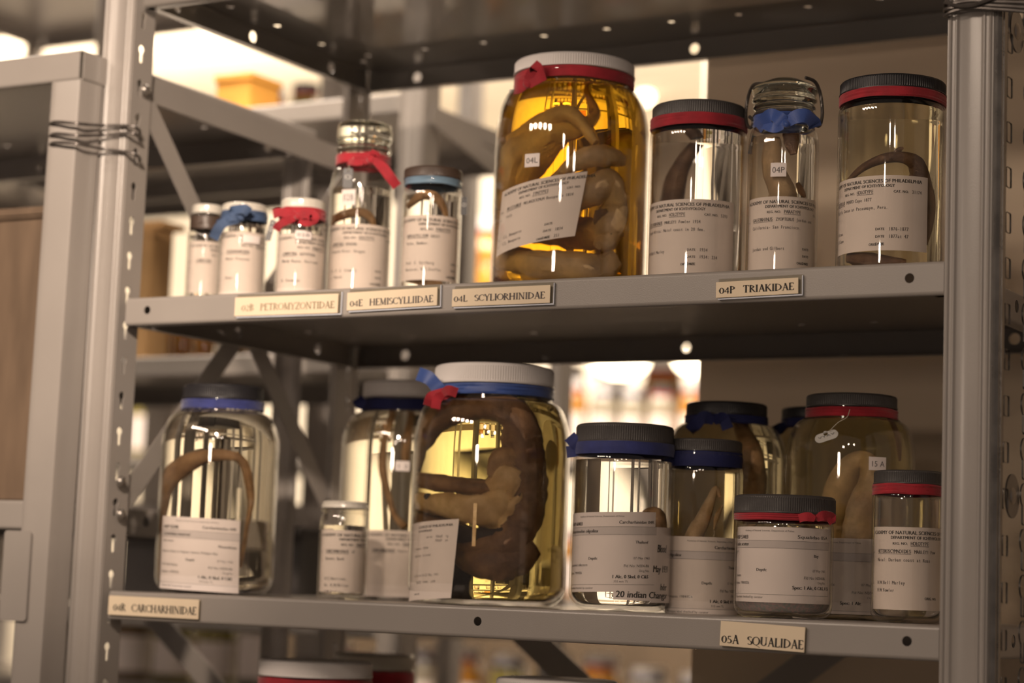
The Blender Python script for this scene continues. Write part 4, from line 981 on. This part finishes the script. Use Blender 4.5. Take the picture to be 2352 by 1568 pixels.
b6 = jar('greenish jar with charcoal lid and thick navy band, brown tail rising inside', z, 1607, 1240, .160, 96, 1095, 1070, 89, (1012, 1040, 92, 'black'), 1085, 'pale', GLW, base=.012, ribs=120)
band(b6, 1040, 1074, 'navy', r=90 * b6.k, folds=2)
paper(b6, -55, .098, 1232, .074, new_label('', 'Carcharhinidae 04R', 'oligolinx', '', 'Thailand', '', '', W_=.092), mat='paper')
fish('preserved_shark_pup', 'tan tail and hooked fin rising above the label in the jar with thick navy band', b6, [[(1575, 1330, .02, 20), (1590, 1240, .03, 20), (1615, 1190, .03, 17), (1640, 1145, .03, 11), (1662, 1122, .03, 8), (1682, 1140, .03, 4)], [(1650, 1215, .03, 2), (1668, 1185, .03, 6), (1680, 1160, .02, 3)]], 'belly')
b7 = jar('large dark-lidded jar at the back with a navy bow, brown fish inside', z, 1664, 1140, .27, 142, 1075, 975, 90, (928, 958, 93, 'blacker'), 975, 'olive', GLW, base=.016)
band(b7, 958, 978, 'navy', r=92 * b7.k)
bow(b7, [(.013, [(1640, 968, .05), (1618, 958, .056), (1600, 972, .056), (1585, 990, .05)]), (.012, [(1640, 968, .05), (1660, 960, .056), (1672, 985, .055)])], 'navy')
fish('preserved_dogfish', 'dark brown dogfish curved along the right wall of the navy-bowed rear jar', b7, [[(1700, 1000, .0, 14), (1745, 1040, .03, 30), (1760, 1110, .03, 36), (1740, 1200, .03, 36), (1690, 1280, .0, 30)]], 'tan')
b8 = jar('rear jar almost hidden, navy ribbon tail showing between two larger jars', z, 1880, 1140, .375, 130, 1060, 985, 84, (940, 965, 88, 'blacker'), 985, 'olive', GLW, base=.016)
band(b8, 965, 990, 'navy', r=85 * b8.k)
bow(b8, [(.012, [(1805, 975, .04), (1790, 985, .045), (1772, 992, .045)])], 'navy')
b9 = jar('large olive-yellow jar behind the front row, red band and string tag', z, 1952, 1150, .235, 147, 1050, 965, 101, (910, 940, 104, 'black'), 965, 'olive', GLW, base=.016, ribs=130)
band(b9, 942, 963, 'red', r=102 * b9.k)
hanging_tag('white folded tag on a thread hanging from the red-banded olive jar', b9, 1895, 992, 54, 20, .065, mat='tagw', smat='tagm', txt='VYAV', ang=-.35, string=[(1952, 940, .055), (1945, 958, .064), (1925, 970, .068), (1905, 990, .067)])
sticker(b9, 1992, 1047, 42, 30, '15 A')
paper(b9, -60, .105, 1236, .072, new_label('', '', '', '', '', '', '', foot='Spec: 1 Alc', foot2='', W_=.10), mat='paper')
fish('preserved_dogfish', 'pale dogfish doubled up in the large olive-yellow jar', b9, [[(1900, 1320, -.01, 26), (1920, 1200, .0, 34), (1935, 1120, .015, 36), (1958, 1068, .02, 26), (1992, 1060, .02, 22), (2010, 1100, .03, 32), (1990, 1170, .035, 40), (1975, 1250, .035, 42), (1965, 1330, .03, 34)]], 'palefish', kids=[('fin', 'skin', [[(2060, 960, .0, 8), (2085, 1010, .0, 10), (2092, 1060, 0, 4)]], .4)])
b10 = jar('squat wide-mouthed jar in front, charcoal lid and thin red ribbon, pink grains below', z, 1800, 1300, .080, 113, 1216, 1198, 108, (1140, 1182, 116, 'black'), 1208, 'clear', GLW, base=.012, ribs=140)
band(b10, 1182, 1198, 'red', r=112 * b10.k)
bow(b10, [(.009, [(1875, 1192, .035), (1892, 1184, .03), (1910, 1188, .022), (1900, 1196, .026)]), (.008, [(1872, 1192, .037), (1855, 1186, .04), (1835, 1190, .042)])], 'red')
bm = bmesh.new(); b10.zz = .018; revolve(bm, [(0, .0055), (b10.R - .014, .0055), (b10.R - .0046, .014), (b10.R - .0046, .0205), (b10.R * .6, .0225), (0, .0235)], 64)
for vv in bm.verts:
    if vv.co.z > .015: vv.co.z += .002 * noise.noise(vv.co * 120)
tag(obj('grains', bm, M['sand'], b10.root), 'pinkish grainy layer at the bottom', kind='stuff')
paper(b10, -88, .124, 1210, .068, new_label('ANSP 53483', 'Squalidae 05A', 'Squalus acutus', 'Japan', 'Bay', '', 'C.Bowers', W_=.118, hgt=.066, foot='Spec: 1 Alc, 0 C&S, 0 Sk', foot2=''), mat='paper2')
b11 = jar('narrow clear jar against the right post, charcoal lid over a thick red band', z, 2085, 1270, .115, 83, 1150, 1134, 78, (1083, 1114, 80, 'black'), 1146, 'clear', GLW, base=.010, ribs=110)
band(b11, 1114, 1138, 'red', r=79 * b11.k)
paper(b11, -86, .112, 1210, .074, old_label('HOLOTYPE', '', 'HETEROSCYMNOIDES', 'MARLEYI Fow', 'Natal: Durban coast at Ruas', ['H.W.Bell Marley', 'H.W.Fowler', ''], [], ''))

# ---- jars of the shelf beneath, only their lids in view
z = -.345
for (lb, u, Y, lv, lbv, hwl, mt) in (('white-lidded jar with dark red band, nearest lid below the lower shelf', 726, .12, 1516, 1552, 130, 'white'), ('cream-lidded jar with crimson band behind the nearer white lid below', 860, .30, 1500, 1535, 92, 'enamel'), ('wide white lid at the bottom edge of the picture, below the shelf middle', 1280, .10, 1558, 1600, 140, 'white')):
    c_ = jar(lb, z, u, lv, Y, hwl * 1.28, lv + 190, lv + 90, hwl * .97, (lv, lbv, hwl, mt), lv + 80, 'olive', 'specimen jars on the shelf below', base=.016, ribs=140)
    band(c_, lbv + 4, lbv + 40, 'red', r=hwl * .98 * c_.k)

# ------------------------------------------------------------------ shelf cards
def shelf_card(label, text, z0, uv, put_w, faint, clip=True, raised=0, drop=0.0, vh=None):
    """card in a clear holder on the front lip; uv: pixel corners (left, right, top at left, bottom at left)"""
    u0, u1, vt, vb, vtr = uv; Yc = -.0035 - raised
    a = at(u0, vt, Yc); b = at(u1, vtr, Yc); c = at(u0, vb, Yc)
    W_ = b.x - a.x; Hh = a.z - c.z; sl = (b.z - a.z) / W_
    e = thing('shelf_label', label, 'sign', (a.x, Yc, c.z), 0, 'family name cards on the shelf edges')
    e.rotation_euler = (0, -math.atan(sl), 0)
    bm = bmesh.new(); box(bm, (0, 0, 0), (W_, .0012, Hh), .0002); card = obj('card', bm, M['card'], e, smooth=False)
    bm = bmesh.new(); lx = W_ * put_w[0]; serif(bm, text, lx, Hh * put_w[2], Hh * put_w[3], lambda x, y: (x, -.0003, y), W_ * (put_w[1] - put_w[0]))
    obj('lettering', bm, M[faint], card, smooth=False)
    bm = bmesh.new(); ex = .004 if clip else .0005
    box(bm, (.002, .0014, -.0012), (W_ + ex, .0030, Hh + (.003 if clip else 0)), .0002)
    obj('holder', bm, M['holder'], e, smooth=False)
    if clip:
        bm = bmesh.new(); box(bm, (.002, .0005, -.0018), (W_ + ex, .0030, -.0006)); box(bm, (W_ + ex - .0008, .0008, -.001), (W_ + ex, .0030, Hh + .002)); obj('holder_edge', bm, M['plastic'], e, smooth=False)
    return e
shelf_card('faded cream card reading 02B PETROMYZONTIDAE on the upper shelf edge', '02B  PETROMYZONTIDAE', H1, (540, 777, 683, 726, 674), (.07, .97, .26, .36), 'inkf')
shelf_card('faded cream card reading 04E HEMISCYLLIIDAE on the upper shelf edge', '04E  HEMISCYLLIIDAE', H1, (798, 1005, 672, 713, 659), (.035, .96, .20, .38), 'ink2')
shelf_card('cream card reading 04L SCYLIORHINIDAE near the middle of the upper shelf edge', '04L  SCYLIORHINIDAE', H1, (1039, 1264, 664, 704, 654), (.02, .95, .26, .38), 'ink2')
shelf_card('cream card reading 04P TRIAKIDAE in a clear holder on the upper shelf edge', '04P  TRIAKIDAE', H1, (1645, 1834, 648, 684, 637), (.04, .95, .24, .46), 'ink')
shelf_card('cream card reading 04R CARCHARHINIDAE at the left end of the lower shelf edge', '04R  CARCHARHINIDAE', 0, (250, 457, 1367, 1411, 1377), (.06, .98, .22, .40), 'ink', clip=False)
shelf_card('cream card reading 05A SQUALIDAE at the right of the lower shelf edge', '05A  SQUALIDAE', 0, (1654, 1848, 1425, 1482, 1440), (.02, .99, .12, .36), 'ink', clip=False)
